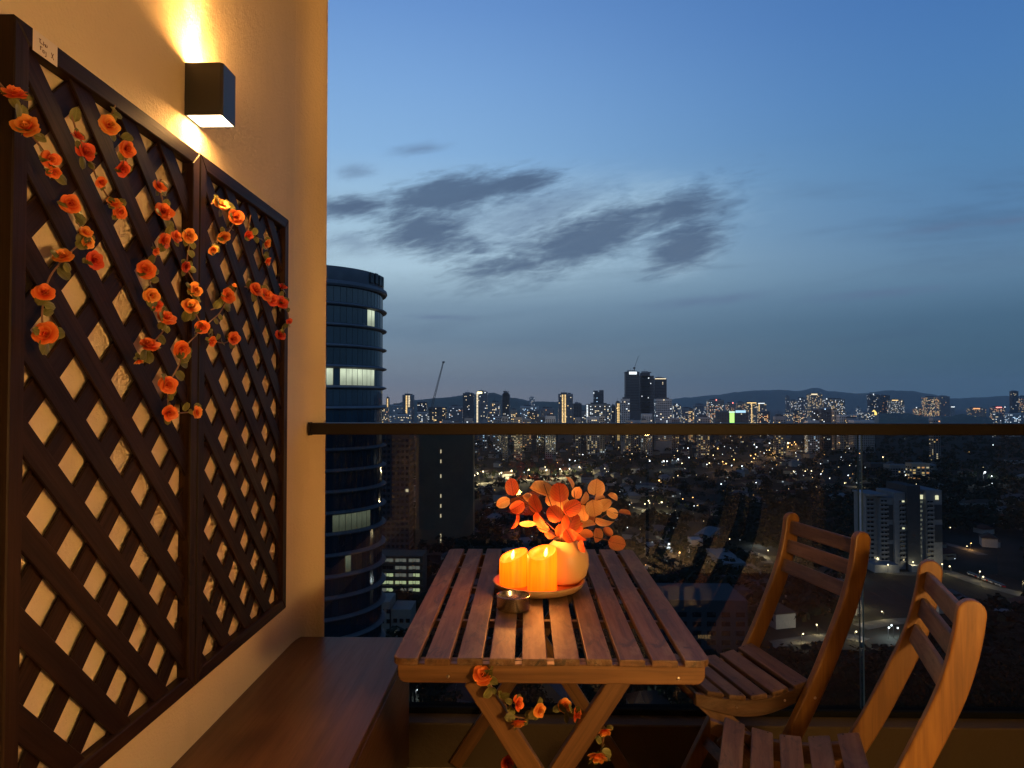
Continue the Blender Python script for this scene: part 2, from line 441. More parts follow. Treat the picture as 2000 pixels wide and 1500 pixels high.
box(bm, (-1.15, -.36, -.01), (-.36, -.14, 2.719)); box(bm, (2.1, -.36, -.01), (3.6, -.14, 2.719)); box(bm, (-.36, -.36, 2.35), (2.1, -.14, 2.719))
w = obj('facade_wall', bm, plaster('facade_paint', (.12, .10, .08))); tag(w, 'apartment wall with the door opening behind the camera', 'wall')
bm = bmesh.new()
box(bm, (-1.15, -4.6, -.01), (-.95, -.36, 2.719)); box(bm, (3.4, -4.6, -.01), (3.6, -.36, 2.719)); box(bm, (-.95, -4.6, -.01), (3.4, -4.4, 2.719))
tag(obj('room_walls', bm, ROOMM), kind='structure')
t_ = thing('ceiling_lamp', 'warm round ceiling lamp lit in the room behind the camera', 'lamp', (1.0, -1.9, 2.719))
bm = bmesh.new(); lathe(bm, [(0, 0), (.2, 0), (.2, -.03), (0, -.03)], 32); obj('lamp_base', bm, BLACKM, t_)
bm = bmesh.new(); lathe(bm, [(.18, -.031), (.17, -.07), (0, -.085)], 32)
obj('lamp_shade', bm, mat('room_lamp_glow', (1, .8, .5), .5, emit=(1, .55, .2), es=3.0), t_, smooth=True)
# the standing lamp beside the photographer, whose warm light falls on trellis, table front and chairs
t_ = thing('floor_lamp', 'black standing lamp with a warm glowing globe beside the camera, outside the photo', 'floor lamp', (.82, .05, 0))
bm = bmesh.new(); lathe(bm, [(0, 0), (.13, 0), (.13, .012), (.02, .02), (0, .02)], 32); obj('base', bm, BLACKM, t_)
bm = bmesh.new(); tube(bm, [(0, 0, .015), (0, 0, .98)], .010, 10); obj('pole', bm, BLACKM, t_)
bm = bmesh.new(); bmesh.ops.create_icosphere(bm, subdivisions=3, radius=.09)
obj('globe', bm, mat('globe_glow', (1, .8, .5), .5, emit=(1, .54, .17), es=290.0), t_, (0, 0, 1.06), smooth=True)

bm = bmesh.new(); box(bm, (-.79, 2.385, -.05), (3.31, 2.515, .135), .004)
tag(obj('kerb', bm, KERBM), kind='structure')
# --- glass railing
t_ = thing('glass_railing', 'frameless glass balcony railing with a flat dark bronze handrail', 'railing', (0, 2.48, .135))
rl = bm = bmesh.new(); box(bm, (-.742, 2.412, 1.093), (3.3, 2.502, 1.132), .002)
hr = obj('handrail', bm, RAILM, t_, (0, -2.48, -.135))
bm = bmesh.new(); box(bm, (-.748, 2.409, 1.090), (-.743, 2.505, 1.135), .001); obj('end_cap', bm, RAILM, hr)
bm = bmesh.new(); box(bm, (-.716, 2.455, .1355), (3.3, 2.505, .155), .002); obj('base_channel', bm, mat('channel_black', (.008, .009, .01), .95, spec=.05), t_, (0, -2.48, -.135))
for x0, x1 in ((-.714, 1.140), (1.152, 3.0)):
    bm = bmesh.new(); box(bm, (x0, 2.474, .140), (x1, 2.486, 1.0925))
    bm.faces.ensure_lookup_table()
    for f in bm.faces:
        if abs(f.normal.y) < .5: f.material_index = 1
    bm.normal_update()
    for f in bm.faces: f.material_index = 0 if abs(f.normal.y) > .5 else 1
    # one optical surface only: the rear face is dropped, the edges keep the 12 mm thickness
    back = [f for f in bm.faces if f.normal.y > .5]
    bmesh.ops.delete(bm, geom=back, context='FACES_ONLY')
    obj('glass_pane', bm, [PANEM, EDGEM], t_, (0, -2.48, -.135))
# ================================================================== CITY BELOW AND BEYOND
def noise_mat(name, c1, c2, scale, rough=.9, det=5):
    m = mat(name, c1, rough, spec=.2); t, b = parts_of(m)
    n = t.noise(objvec(t, False), scale, det, .65)
    t.l.new(t.mix(t.sm(n, .35, .68), (*c1, 1), (*c2, 1)), b.inputs['Base Color']); return m
GROUNDM = noise_mat('town_ground', (.014, .016, .012), (.035, .034, .03), .02, .95, 8)
ROADM = noise_mat('asphalt', (.05, .05, .05), (.07, .068, .064), .3)
PAVEM = noise_mat('concrete_yard', (.11, .105, .095), (.16, .155, .14), .2)
HILLM = noise_mat('hill_forest', (.03, .045, .032), (.05, .07, .045), .012)
FOLM = noise_mat('tree_foliage', (.014, .019, .009), (.03, .036, .015), .8)
FOLM2 = noise_mat('tree_foliage_dark', (.009, .014, .008), (.02, .028, .012), .8)
TRUNKM = mat('tree_trunk', (.06, .045, .03), .9)
def em(name, c, s): return mat(name, (.02, .02, .02), .6, emit=c, es=s, sample=False)
E_WHITE, E_WARM, E_GOLD, E_ORANGE = em('cool_lit_glass', (.86, .95, 1), 1.5), em('warm_lit_glass', (1, .82, .52), 1.3), em('gold_lit_glass', (1, .66, .25), 1.5), em('orange_lit_glass', (1, .46, .17), 1.4)
E_GREEN, E_RED, E_BLUE, E_DIM = em('green_sign_glow', (.45, .9, .2), 1.5), em('red_beacon', (1, .22, .18), 4.0), em('blue_sign_glow', (.5, .75, 1), 2.0), em('dim_lit_glass', (.8, .75, .6), .35)
BULBS = [em('cool_bulb', (.85, .95, 1), 11.0), em('warm_bulb', (1, .78, .42), 11.0), em('orange_bulb', (1, .5, .15), 11.0)]
SPARK = [em('faint_cool_spark', (.85, .95, 1), 4.0), em('faint_warm_spark', (1, .78, .42), 4.0), em('faint_orange_spark', (1, .5, .15), 4.0), BULBS[0], BULBS[1]]
DKGLASS = mat('dark_window_glass', (.012, .016, .022), .12, spec=.8)

bm = bmesh.new()                                    # ground sheet out to the horizon
rings = [0, 150, 400, 900, 2000, 5000, 9000, 14000]; seg = 48; prev = None
for r_ in rings:
    cur = [bm.verts.new((0, 0, GZ))] if r_ == 0 else [bm.verts.new((r_ * math.cos(2 * math.pi * k / seg), r_ * math.sin(2 * math.pi * k / seg), GZ)) for k in range(seg)]
    if prev:
        for k in range(seg):
            if len(prev) == 1: bm.faces.new((prev[0], cur[k], cur[(k + 1) % seg]))
            else: bm.faces.new((prev[k], cur[k], cur[(k + 1) % seg], prev[(k + 1) % seg]))
    prev = cur
tag(obj('ground', bm, GROUNDM), kind='structure')
def ridge(name, pts, Y, depth, seed):
    """pts: pixel silhouette of the crest; built as a rounded range of hills with real depth"""
    rg = random.Random(seed); P = []
    for (x0, y0), (x1, y1) in zip(pts, pts[1:]):
        n = max(2, int((x1 - x0) / 5))
        for k in range(n): P.append((x0 + (x1 - x0) * k / n, y0 + (y1 - y0) * (.5 - .5 * math.cos(math.pi * k / n)) + rg.uniform(-.45, .45)))
    P.append(pts[-1]); bm = bmesh.new(); rows = []
    for (px, py) in P:
        c = onY(px, py, Y); h = max(2, c.z - GZ); col = []
        for j in range(15):
            q = -1 + 2 * j / 14
            col.append(bm.verts.new((c.x * (1 + q * depth / Y), Y + q * depth, GZ - 3 + h * (math.cos(q * math.pi / 2) ** 1.15) * (1 + (rg.uniform(-.06, .02) if 0 < abs(q) < 1 else 0)))))
        rows.append(col)
    for A, B in zip(rows, rows[1:]):
        for j in range(14): bm.faces.new((A[j], B[j], B[j + 1], A[j + 1]))
    tag(obj(name, bm, HILLM, smooth=True), kind='structure')
ridge('hills', [(1240, 800), (1290, 782), (1340, 776), (1400, 771), (1440, 765), (1475, 762), (1520, 761), (1560, 763), (1592, 757), (1625, 764), (1680, 768), (1735, 762), (1780, 763), (1815, 769), (1860, 778), (1910, 776), (1960, 773), (2060, 770), (2200, 786)], 9500, 1500, 1)
ridge('hills', [(560, 800), (700, 792), (760, 789), (810, 780), (860, 776), (925, 769), (960, 766), (1000, 776), (1045, 783), (1085, 784), (1140, 790), (1215, 793), (1300, 802), (1380, 815)], 4600, 700, 2)
ridge('hills', [(1560, 826), (1640, 818), (1690, 808), (1740, 805), (1775, 806), (1810, 813), (1850, 812), (1880, 807), (1910, 812), (1950, 818), (2020, 820), (2100, 822)], 2700, 240, 3)

# ---------------------------------------------------------------- high-rises
WALLC = [noise_mat('tower_wall_' + n, c, tuple(x * .8 for x in c), .06, .8) for n, c in (('grey', (.22, .22, .23)), ('pale', (.42, .41, .40)), ('dark', (.06, .065, .075)), ('beige', (.34, .29, .24)), ('olive', (.17, .135, .09)))]
def facade(parent, W_, D_, z0, z1, fh, lit, rg, colors, cw=3.4, faces='FLR', strips=(), sparse=False):
    """rows of real windows: dark panes and lit panes, a hand's breadth proud of the wall"""
    dk, lt = bmesh.new(), bmesh.new(); nz = max(1, int((z1 - z0 - 1) / fh))
    for side in faces:
        wd = W_ if side == 'F' else D_; n = max(1, int(wd / cw))
        for j in range(nz):
            za = z0 + .9 + j * fh; zb = za + fh * .52
            for i in range(n):
                a = -wd / 2 + wd * (i + .2) / n; b_ = -wd / 2 + wd * (i + .8) / n
                on = rg.random() < lit; B = lt if on else dk
                e = .12
                if side == 'F': q = ((a, -D_ / 2 - e), (b_, -D_ / 2 - e))
                elif side == 'L': q = ((-W_ / 2 - e, b_), (-W_ / 2 - e, a))
                else: q = ((W_ / 2 + e, a), (W_ / 2 + e, b_))
                f = B.faces.new([B.verts.new((*q[0], za)), B.verts.new((*q[1], za)), B.verts.new((*q[1], zb)), B.verts.new((*q[0], zb))])
                if on: f.material_index = rg.randrange(len(colors))
    for (fx, w_, mi) in strips:                         # a lit stair or a lit edge running up the front
        nn = max(3, int((z1 - z0) / fh))
        for j in range(nn):
            if sparse and rg.random() < .72: continue
            za = z0 + j * (z1 - z0) / nn; zb = za + (z1 - z0) / nn * .72; a = (fx - .5) * W_
            f = lt.faces.new([lt.verts.new((a - w_ / 2, -D_ / 2 - .2, za)), lt.verts.new((a + w_ / 2, -D_ / 2 - .2, za)), lt.verts.new((a + w_ / 2, -D_ / 2 - .2, zb)), lt.verts.new((a - w_ / 2, -D_ / 2 - .2, zb))])
            f.material_index = mi
    if len(dk.faces): tag(obj('dark_windows', dk, DKGLASS, parent), kind='stuff')
    else: dk.free()
    if len(lt.faces): tag(obj('lit_windows', lt, colors, parent), kind='stuff')
    else: lt.free()
def high_rise(px0, px1, ytop, Y, label, wall=0, lit=.12, colors=None, fh=3.3, D_=None, rz=0.0, strips=(), crown=None, roof=True, ybase=None, name='high_rise', cat='tower block', group=None, seed=None, cw=3.4, beacon=None, steps=None, ledges=True, faces='FLR', sparse=False):
    rg = random.Random(seed if seed is not None else int(px0 * 31 + ytop * 7))
    colors = colors or [E_WARM, E_WHITE, E_GOLD]; lit *= .8
    if ybase: Y = onZ((px0 + px1) / 2, ybase, GZ).y
    a, b_ = onY(px0, ytop, Y), onY(px1, ytop, Y)
    W_ = (b_.x - a.x) * (1.0 if not rz else .86); H = a.z - GZ; D_ = D_ or min(30, max(12, W_ * .7))
    root = thing(name, label, cat, ((a.x + b_.x) / 2, Y + D_ / 2, GZ), R(rz), group)
    bm = bmesh.new()
    if steps:                                           # stepped crown: list of (from fraction, to fraction, height fraction)
        for f0, f1, hf in steps: box(bm, ((f0 - .5) * W_, -D_ / 2, -1), ((f1 - .5) * W_, D_ / 2, H * hf))
    else: box(bm, (-W_ / 2, -D_ / 2, -1), (W_ / 2, D_ / 2, H))
    obj('tower_body', bm, WALLC[wall], root)
    top = H if not steps else H * min(s_[2] for s_ in steps)
    z0 = max(2, H - (80 if H > 90 else H))              # only what can be seen above trees and rail
    facade(root, W_, D_, z0, top - 1.5, fh, lit, rg, colors, cw, faces, strips, sparse)
    bm = bmesh.new()                                    # floor ledges
    k = z0
    while k < top - .5 and ledges:
        box(bm, (-W_ / 2 - .25, -D_ / 2 - .3, k), (W_ / 2 + .25, D_ / 2 + .3, k + .35)); k += fh * (2 if fh < 3.5 and H > 60 else 1)
    if ledges: tag(obj('floor_ledges', bm, WALLC[wall], root), kind='stuff')
    else: bm.free()
    if roof:
        bm = bmesh.new()
        box(bm, (-W_ * .32, -D_ * .3, H), (W_ * .12, D_ * .3, H + 3.2)); box(bm, (W_ * .18, -D_ * .2, H), (W_ * .36, D_ * .2, H + 2.2))
        tube(bm, [(-W_ * .1, 0, H + 3), (-W_ * .1, 0, H + 9)], .25, 5)
        obj('roof_plant', bm, WALLC[2 if wall != 2 else 0], root)
    if crown:
        cm, f0, f1, ch = crown; bm = bmesh.new()
        box(bm, ((f0 - .5) * W_, -D_ / 2 - .5, H - ch), ((f1 - .5) * W_, -D_ / 2 - .25, H)); obj('crown_light', bm, cm, root)
    if beacon:
        bm = bmesh.new(); bmesh.ops.create_icosphere(bm, subdivisions=1, radius=1.3 * Y / 1500); obj('beacon', bm, beacon[0], root, ((beacon[1] - .5) * W_, -D_ / 2 - 1, H + beacon[2]))
    return root
SKY = 'towers on the skyline'
G1 = [E_GOLD]; WW = [E_WARM, E_WHITE]; OR = [E_ORANGE, E_GOLD, E_WARM]
high_rise(754, 760, 777, 1900, 'slim chimney-like tower with a warm lit edge just right of the round glass tower', 3, .0, G1, strips=((.5, 3, 0),), group=SKY, D_=8)
high_rise(741, 757, 795, 1850, 'low brownish block at the foot of the slim chimney-like tower', 3, .2, OR, group=SKY)
high_rise(764, 785, 790, 2100, 'pale narrow block between the chimney-like tower and the tower with two lit columns', 1, .1, group=SKY)
high_rise(786, 807, 771, 1900, 'grey tower with two columns of warm lights left of the crane', 0, .06, [E_GOLD, E_WARM], strips=((.38, 4, 0), (.62, 4, 1)), group=SKY)
high_rise(796, 802, 798, 1750, 'short pale block in front of the tower with two lit columns', 1, .2, group=SKY)
high_rise(815, 833, 785, 1900, 'dark block with a few white windows just left of the crane foot', 2, .16, WW, group=SKY)
high_rise(838, 870, 795, 1750, 'wide dark block with gold windows right under the crane', 2, .2, [E_GOLD, E_WARM], group=SKY)
high_rise(877, 903, 793, 2100, 'grey block with sparse pink and white lights right of the crane', 0, .12, [E_ORANGE, E_WHITE], group=SKY)
high_rise(904, 925, 768, 2000, 'plain dark grey tower left of the tower with the glowing yellow crown', 2, .05, WW, group=SKY)
high_rise(931, 952, 765, 1800, 'tower with a glowing yellow and white crown', 0, .1, WW, strips=((.06, 4, 0),), crown=(em('yellow_crown_glow', (1, .85, .4), 3.0), .06, .5, 5), beacon=(E_WHITE, .78, -2), group=SKY)
high_rise(958, 976, 785, 1700, 'low block full of yellow windows between two grey towers', 0, .4, [E_GOLD, E_WARM, E_WHITE], group=SKY)
high_rise(980, 996, 766, 1900, 'grey tower with a stepped rounded top', 0, .06, WW, steps=((0, 1, .955), (.12, .88, .985), (.25, .75, 1.0)), group=SKY)
high_rise(998, 1010, 800, 1650, 'short block crowded with yellow lit windows beside the stepped grey tower', 3, .5, [E_GOLD, E_WARM], group=SKY)
high_rise(1016, 1052, 793, 2200, 'wide white building with bluish lights in the gap before the gold striped tower', 1, .22, [E_WHITE, E_BLUE], D_=16, group=SKY)
high_rise(1034, 1044, 776, 3800, 'tiny bright white tower on the hill', 1, .15, WW, group=SKY)
high_rise(1056, 1082, 797, 2000, 'low dim block on the dark slope left of the gold striped tower', 0, .15, [E_ORANGE, E_WARM], group=SKY)
high_rise(1091, 1119, 769, 1700, 'grey tower with two gold light strips running down its front', 0, .08, [E_GOLD, E_WARM, E_WHITE], strips=((.28, 3.2, 0), (.46, 3.2, 0)), group=SKY)
high_rise(1120, 1136, 788, 1650, 'unlit dark block touching the gold striped tower', 2, .02, group=SKY)
high_rise(1146, 1192, 789, 1600, 'wide pale lit block below the small dark glass tower', 3, .2, WW, D_=18, strips=((.02, 3, 1),), group=SKY)
high_rise(1160, 1179, 762, 2000, 'small dark glass tower with one white light at its top left', 2, .03, [E_BLUE], beacon=(E_WHITE, -.02, -8), roof=False, steps=((0, .42, .99), (.42, .6, .96), (.6, 1, 1.0)), group=SKY)
high_rise(1195, 1202, 792, 1700, 'narrow dark block left of the golden strip tower', 2, .2, WW, group=SKY)
high_rise(1203, 1212, 786, 1500, 'narrow tower with a golden strip of light down its middle', 3, .05, G1, strips=((.4, 2.4, 0), (.68, 1.4, 0)), group=SKY)
high_rise(1214, 1230, 779, 1330, 'pale grey block at the foot of the tall dark twin towers', 1, .08, WW, group=SKY)
high_rise(1222, 1249, 726, 1450, 'tallest dark tower of the skyline with a white lit band at its top', 2, .01, [E_WARM], crown=(E_WHITE, .25, .8, 5.5), beacon=None, group=SKY, cw=2.4)
high_rise(1250, 1277, 728, 1475, 'middle dark tower of the tallest group with one white light near its top', 2, .01, [E_WHITE], beacon=(E_WHITE, .62, -11), steps=((0, 1, .96), (.1, .72, 1.0)), group=SKY, cw=2.4)
high_rise(1278, 1302, 739, 1560, 'right dark tower of the tallest group with a lit crown', 2, .01, [E_WARM], crown=(E_WARM, .05, .95, 1.6), group=SKY, cw=2.4)
high_rise(1281, 1312, 779, 1350, 'pale grey block with bright roof lights in front of the right dark tower', 1, .12, WW, beacon=(E_WARM, .5, -2), group=SKY)
high_rise(1254, 1274, 808, 1300, 'low pale cube below the middle dark tower', 1, .05, WW, group=SKY, roof=False)
high_rise(1314, 1330, 790, 2300, 'block with white roof lights right of the tallest dark towers', 0, .25, WW, beacon=(E_WHITE, .5, 0), group=SKY)
high_rise(1332, 1352, 797, 2200, 'block dotted with white lights, second right of the tallest dark towers', 0, .25, WW, group=SKY)
high_rise(1346, 1356, 800, 1700, 'small building glowing orange and gold near the rail', 3, .55, OR, group=SKY)
high_rise(1357, 1378, 790, 2500, 'bluish grey block left of the block with the pink roof light', 0, .18, WW, group=SKY)
high_rise(1384, 1414, 781, 2300, 'block with a pink red light on its roof', 3, .3, [E_WARM, E_WHITE, E_ORANGE], beacon=(E_RED, .5, 0), group=SKY)
high_rise(1420, 1436, 787, 2600, 'dim block behind the green sign', 3, .2, OR, beacon=(E_RED, .7, 0), group=SKY)
high_rise(1440, 1456, 786, 2500, 'dim brown block behind the blue lit sign', 3, .12, OR, group=SKY)
high_rise(1458, 1478, 786, 2200, 'hotel block with gold roof lights, left half of the pair right of the signs', 3, .25, [E_GOLD, E_WARM], crown=(E_GOLD, .05, .95, 2.6), strips=((.5, 3, 0),), group=SKY)
high_rise(1479, 1497, 787, 2250, 'hotel block with white roof lights, right half of the pair right of the signs', 3, .25, [E_WARM, E_GOLD], crown=(E_WHITE, .1, .8, 2.4), strips=((.2, 3, 1),), group=SKY)
high_rise(1536, 1542, 774, 3000, 'thin spire-like tower right of the hotel pair', 0, .12, WW, group=SKY)
high_rise(1545, 1558, 782, 2900, 'grey block touching the thin spire-like tower', 0, .2, WW, group=SKY)
high_rise(1559, 1577, 778, 2700, 'stepped grey block with white lights left of the gold crowned tower', 0, .22, WW, steps=((0, .4, .96), (.4, 1, 1.0)), beacon=(E_WHITE, .2, -3), group=SKY)
high_rise(1582, 1606, 769, 2500, 'gold crowned tower below the peak of the hills', 3, .3, [E_GOLD, E_WARM], crown=(E_WARM, .1, .6, 4), group=SKY)
high_rise(1608, 1650, 779, 2550, 'long block of many warm windows right of the gold crowned tower', 3, .3, [E_WARM, E_GOLD, E_WHITE], D_=20, beacon=(E_WHITE, .15, 0), group=SKY)
high_rise(1589, 1602, 800, 1500, 'open dark parking block with white lit decks', 2, .3, [E_WHITE], group=SKY)
high_rise(1604, 1628, 799, 1480, 'dark office block with a blue light at its top left', 2, .1, WW, beacon=(E_BLUE, .3, 0), group=SKY)
high_rise(1629, 1638, 801, 1440, 'narrow beige block beside the dark office block', 3, .1, OR, group=SKY)
high_rise(1640, 1661, 811, 1420, 'plain pale cube low above the rail', 1, .02, WW, roof=False, group=SKY)
high_rise(1668, 1708, 821, 1380, 'long flat grey roof low above the rail left of the wooded rise', 1, .0, WW, roof=False, D_=25, group=SKY)
high_rise(1674, 1682, 796, 3000, 'small block with two white lights below the long hill', 1, .3, WW, group=SKY)
high_rise(1699, 1716, 770, 3000, 'left dark tower of the pair with a white light at its top', 2, .08, WW, beacon=(E_WHITE, .4, 0), group=SKY)
high_rise(1717, 1738, 772, 3050, 'right unlit dark tower of the pair above the golden dome', 2, .05, [E_ORANGE], group=SKY)
high_rise(1740, 1766, 781, 3000, 'block with a stepped golden roof light', 3, .25, WW, crown=(E_GOLD, .08, .55, 3.5), beacon=(E_WARM, .8, -6), group=SKY)
high_rise(1789, 1806, 797, 3000, 'low row of lit flats left of the warm windowed block', 3, .3, [E_WARM, E_ORANGE], beacon=(E_WHITE, .05, 2), group=SKY)
high_rise(1808, 1834, 775, 2950, 'large block full of warm windows above the wooded rise', 3, .38, OR, group=SKY)
high_rise(1836, 1855, 774, 2980, 'grey unlit slab attached to the large warm windowed block', 0, .06, OR, group=SKY)
high_rise(1857, 1865, 794, 3000, 'small block with a white lit sign on its roof', 1, .1, WW, crown=(E_WHITE, .05, .95, 3), group=SKY)
high_rise(1896, 1926, 797, 3000, 'wide low block with orange roof lights', 3, .15, OR, crown=(E_ORANGE, .15, .6, 4.5), group=SKY)
high_rise(1942, 1963, 795, 2950, 'block with a red lit roof near the right edge', 0, .35, [E_WARM, E_ORANGE], crown=(E_RED, .15, .7, 3), beacon=(E_WHITE, .98, 0), group=SKY)
high_rise(1977, 1989, 764, 2800, 'tall dark slim tower near the right edge', 2, .06, WW, group=SKY)
high_rise(1991, 2012, 775, 2850, 'lit block cut by the right edge of the photo', 0, .25, OR, group=SKY)
# mall with the two lit signs
r_ = high_rise(1406, 1462, 804, 1600, 'dark mall building carrying a bright green sign and a blue lit roof sign', 2, .02, WW, D_=40, roof=False, group=SKY, name='mall', cat='mall')
W_ = onY(1462, 0, 1600).x - onY(1406, 0, 1600).x; H = onY(1406, 804, 1600).z - GZ
bm = bmesh.new(); box(bm, ((1425 - 1434) / 56 * W_, -20.9, H - 25), ((1434 - 1434) / 56 * W_, -20.3, H - 3)); obj('green_sign', bm, E_GREEN, r_)
bm = bmesh.new(); box(bm, ((1424 - 1434) / 56 * W_, -20.9, H - 2.4), ((1435 - 1434) / 56 * W_, -20.3, H + .6)); obj('sign_header', bm, em('pale_green_glow', (.7, 1, .75), 1.3), r_)
bm = bmesh.new(); box(bm, ((1436.5 - 1434) / 56 * W_, -20.9, H - 2.4), ((1456 - 1434) / 56 * W_, -20.3, H + 2.8)); obj('blue_sign', bm, em('blue_white_glow', (.45, .75, .95), 1.2), r_)
# golden dome
t_ = thing('domed_hall', 'small hall glowing gold with a dome on the wooded rise', 'domed hall', onY(1707, 810, 2450)); bm = bmesh.new(); lathe(bm, [(9, -20), (9, 4), (8, 8), (5.5, 12), (2, 15), (0, 17)], 16)
obj('dome', bm, em('golden_glow', (1, .72, .18), 1.5), t_, smooth=True); bm = bmesh.new(); box(bm, (-12, -9, -30), (12, 12, -1)); obj('hall', bm, WALLC[3], t_)
# low blocks filling the skyline foot
rg = random.Random(77); n = 0
for k in range(74):
    px = 742 + k * 17.1 + rg.uniform(-7, 7); w_ = rg.uniform(8, 24); yt = rg.uniform(800, 822)
    if 1395 < px < 1465 or (px > 1690 and rg.random() < .75): continue
    wi = rg.choice((0, 0, 1, 3, 2)); ci = rg.randrange(4)
    where = next(s_ for lim, s_ in ((800, 'beside the round tower'), (880, 'under the crane'), (960, 'by the yellow crowned tower'), (1060, 'right of the stepped grey tower'), (1140, 'around the gold striped tower'), (1215, 'left of the tallest dark towers'), (1310, 'below the tallest dark towers'),
                 (1405, 'left of the green sign'), (1520, 'right of the blue lit sign'), (1620, 'below the gold crowned tower'), (1700, 'left of the golden dome'), (3000, 'right of the golden dome')) if px < lim)
    high_rise(px, px + w_, yt, rg.uniform(1150, 1420) if yt > 812 else rg.uniform(1700, 2600), f"small {('grey', 'pale', 'dark', 'beige')[wi]} city block with {('mixed', 'orange', 'golden', 'cool white')[ci]} lit windows {where}", wi, rg.uniform(.1, .4), (WW, OR, [E_WARM, E_GOLD], [E_WHITE, E_WHITE, E_BLUE])[ci],
              group='small blocks along the foot of the skyline', seed=k, roof=rg.random() < .5, name='city_block', cat='city block')
# construction crane
cb, ct = onY(842, 800, 1700), onY(866, 707, 1700)
t_ = thing('construction_crane', 'tall thin lattice jib of a construction crane leaning right against the sky', 'crane', cb)
bm = bmesh.new(); d = ct - cb; nrm = Vector((d.z, 0, -d.x)).normalized() * 2.0; N = 22
for s_ in (-1, 1):
    for yy_ in (-1.8, 1.8): tube(bm, [nrm * s_ + Vector((0, yy_, 0)), d + nrm * s_ * .45 + Vector((0, yy_ * .45, 0))], .55, 4)
for k in range(N):
    a = d * (k / N); b_ = d * ((k + 1) / N); s_ = 1 if k % 2 else -1; q0, q1 = 1 - .55 * k / N, 1 - .55 * (k + 1) / N
    tube(bm, [a + nrm * s_ * q0 + Vector((0, -1.8 * q0, 0)), b_ - nrm * s_ * q1 + Vector((0, -1.8 * q1, 0))], .35, 4, False)
obj('jib', bm, BLACKM, t_)
bm = bmesh.new(); box(bm, (-3, -3, -60), (3, 3, 2)); box(bm, (-7, -3, -3), (3, 3, 3)); obj('mast', bm, BLACKM, t_)
bm = bmesh.new(); box(bm, (d.x - 2.4, -2, d.z - 2), (d.x + 3.2, 2, d.z + 1.6)); obj('jib_head', bm, BLACKM, t_)
t_ = thing('roof_crane', 'tiny crane on the roof of the tallest dark tower', 'crane', onY(1239, 725, 1460)); bm = bmesh.new()
tube(bm, [(0, 0, 0), (0, 0, 7)], .8, 4); box(bm, (-2.5, -1.5, 5), (2, 1.5, 8)); obj('mast', bm, BLACKM, t_); bm = bmesh.new(); tube(bm, [(0, 0, 7), (8.5, 0, 31)], .4, 4); obj('jib', bm, BLACKM, t_)

# ---------------------------------------------------------------- round glass office tower
TC, TR_ = Vector((-45.0, 144.6, 0)), 15.0
FH = 3.93; Z_TOP = CZ + 22.15                         # underside of the parapet
LEDM = noise_mat('tower_cladding', (.17, .16, .165), (.21, .2, .2), .3, .7)
TGL = mat('tower_glass', (.008, .02, .035), .06, spec=1.0); TGL2 = mat('tower_glass_deep', (.006, .016, .026), .08, spec=.8)
t, b = parts_of(TGL); r_ = t.new('ShaderNodeObjectInfo').outputs['Random']
t.l.new(t.mix(r_, (.008, .028, .045, 1), (.014, .044, .066, 1)), b.inputs['Base Color'])
def lit_pane(name, c, s_):
    m = em(name, c, s_); t, b = parts_of(m); v = objvec(t); n = t.noise(t.mapping(v, (.9, .9, .35)), 1, 2, .5)
    z = t.new('ShaderNodeSeparateXYZ'); t.l.new(t.new('ShaderNodeTexCoord').outputs['Object'], z.inputs[0])
    k = t.m('MULTIPLY', t.m('ADD', .45, t.m('MULTIPLY', n, .7)), t.m('ADD', .5, t.m('MULTIPLY', t.sm(z.outputs[2], -1.4, 1.2), .6)))
    t.l.new(t.m('MULTIPLY', k, s_), b.inputs['Emission Strength']); b.inputs['Roughness'].default_value = .1; return m
TLIT = lit_pane('lit_office_glass', (.75, .86, .62), 1.0); TLIT2 = lit_pane('dim_office_glass', (.55, .62, .42), .42)
tw = thing('round_tower', 'round glass office tower with pale floor ledges beside the balcony wall', 'office tower', (TC.x, TC.y, GZ)); L = Vector((TC.x, TC.y, GZ))
nfl = int((Z_TOP - GZ) / FH)
def ring_band(r0, r1, z0, z1, seg=96):
    bm = bmesh.new(); lathe(bm, [(r0, z0), (r1, z0), (r1, z1), (r0, z1)], seg); return bm
bm = bmesh.new(); lathe(bm, [(TR_ - .35, 0), (TR_ - .35, Z_TOP - GZ)], 96); obj('glass_core', bm, TGL2, tw, smooth=True)
bm = bmesh.new(); zt = Z_TOP - GZ; lathe(bm, [(TR_ - .2, zt), (TR_ + .25, zt + .6), (TR_ + .25, zt + 3.15), (TR_ - .6, zt + 3.15), (TR_ - .6, zt + 1.5), (0, zt + 1.5)], 96); obj('parapet', bm, LEDM, tw, smooth='auto')
for k in range(nfl + 1):                             # one ledge per storey
    z = zt - k * FH
    if k == 0: prof = [(TR_ - .3, z - .55), (TR_ + .75, z - .55), (TR_ + 1.0, z - .2), (TR_ + .9, z + .35), (TR_ + .2, z + .55)]
    else: prof = [(TR_ - .3, z - .42), (TR_ + .1, z - .40), (TR_ + .85, z - .16), (TR_ + .95, z + .02), (TR_ + .85, z + .14), (TR_ + .1, z + .38), (TR_ - .3, z + .40)]
    bm = bmesh.new(); lathe(bm, prof, 96); obj('floor_ledge', bm, LEDM, tw, smooth='auto')
NP = 72; PW = 2 * math.pi * TR_ / NP - .09
bm = bmesh.new(); cbox(bm, (0, 0, 0), (PW, .06, FH - .84))
pane_me = bpy.data.meshes.new('glass_pane'); bm.to_mesh(pane_me); bm.free()
PM = {}
for k, m in (('d', TGL), ('l', TLIT), ('m', TLIT2)):
    c = pane_me.copy(); c.materials.append(m); PM[k] = c
mul = bmesh.new()
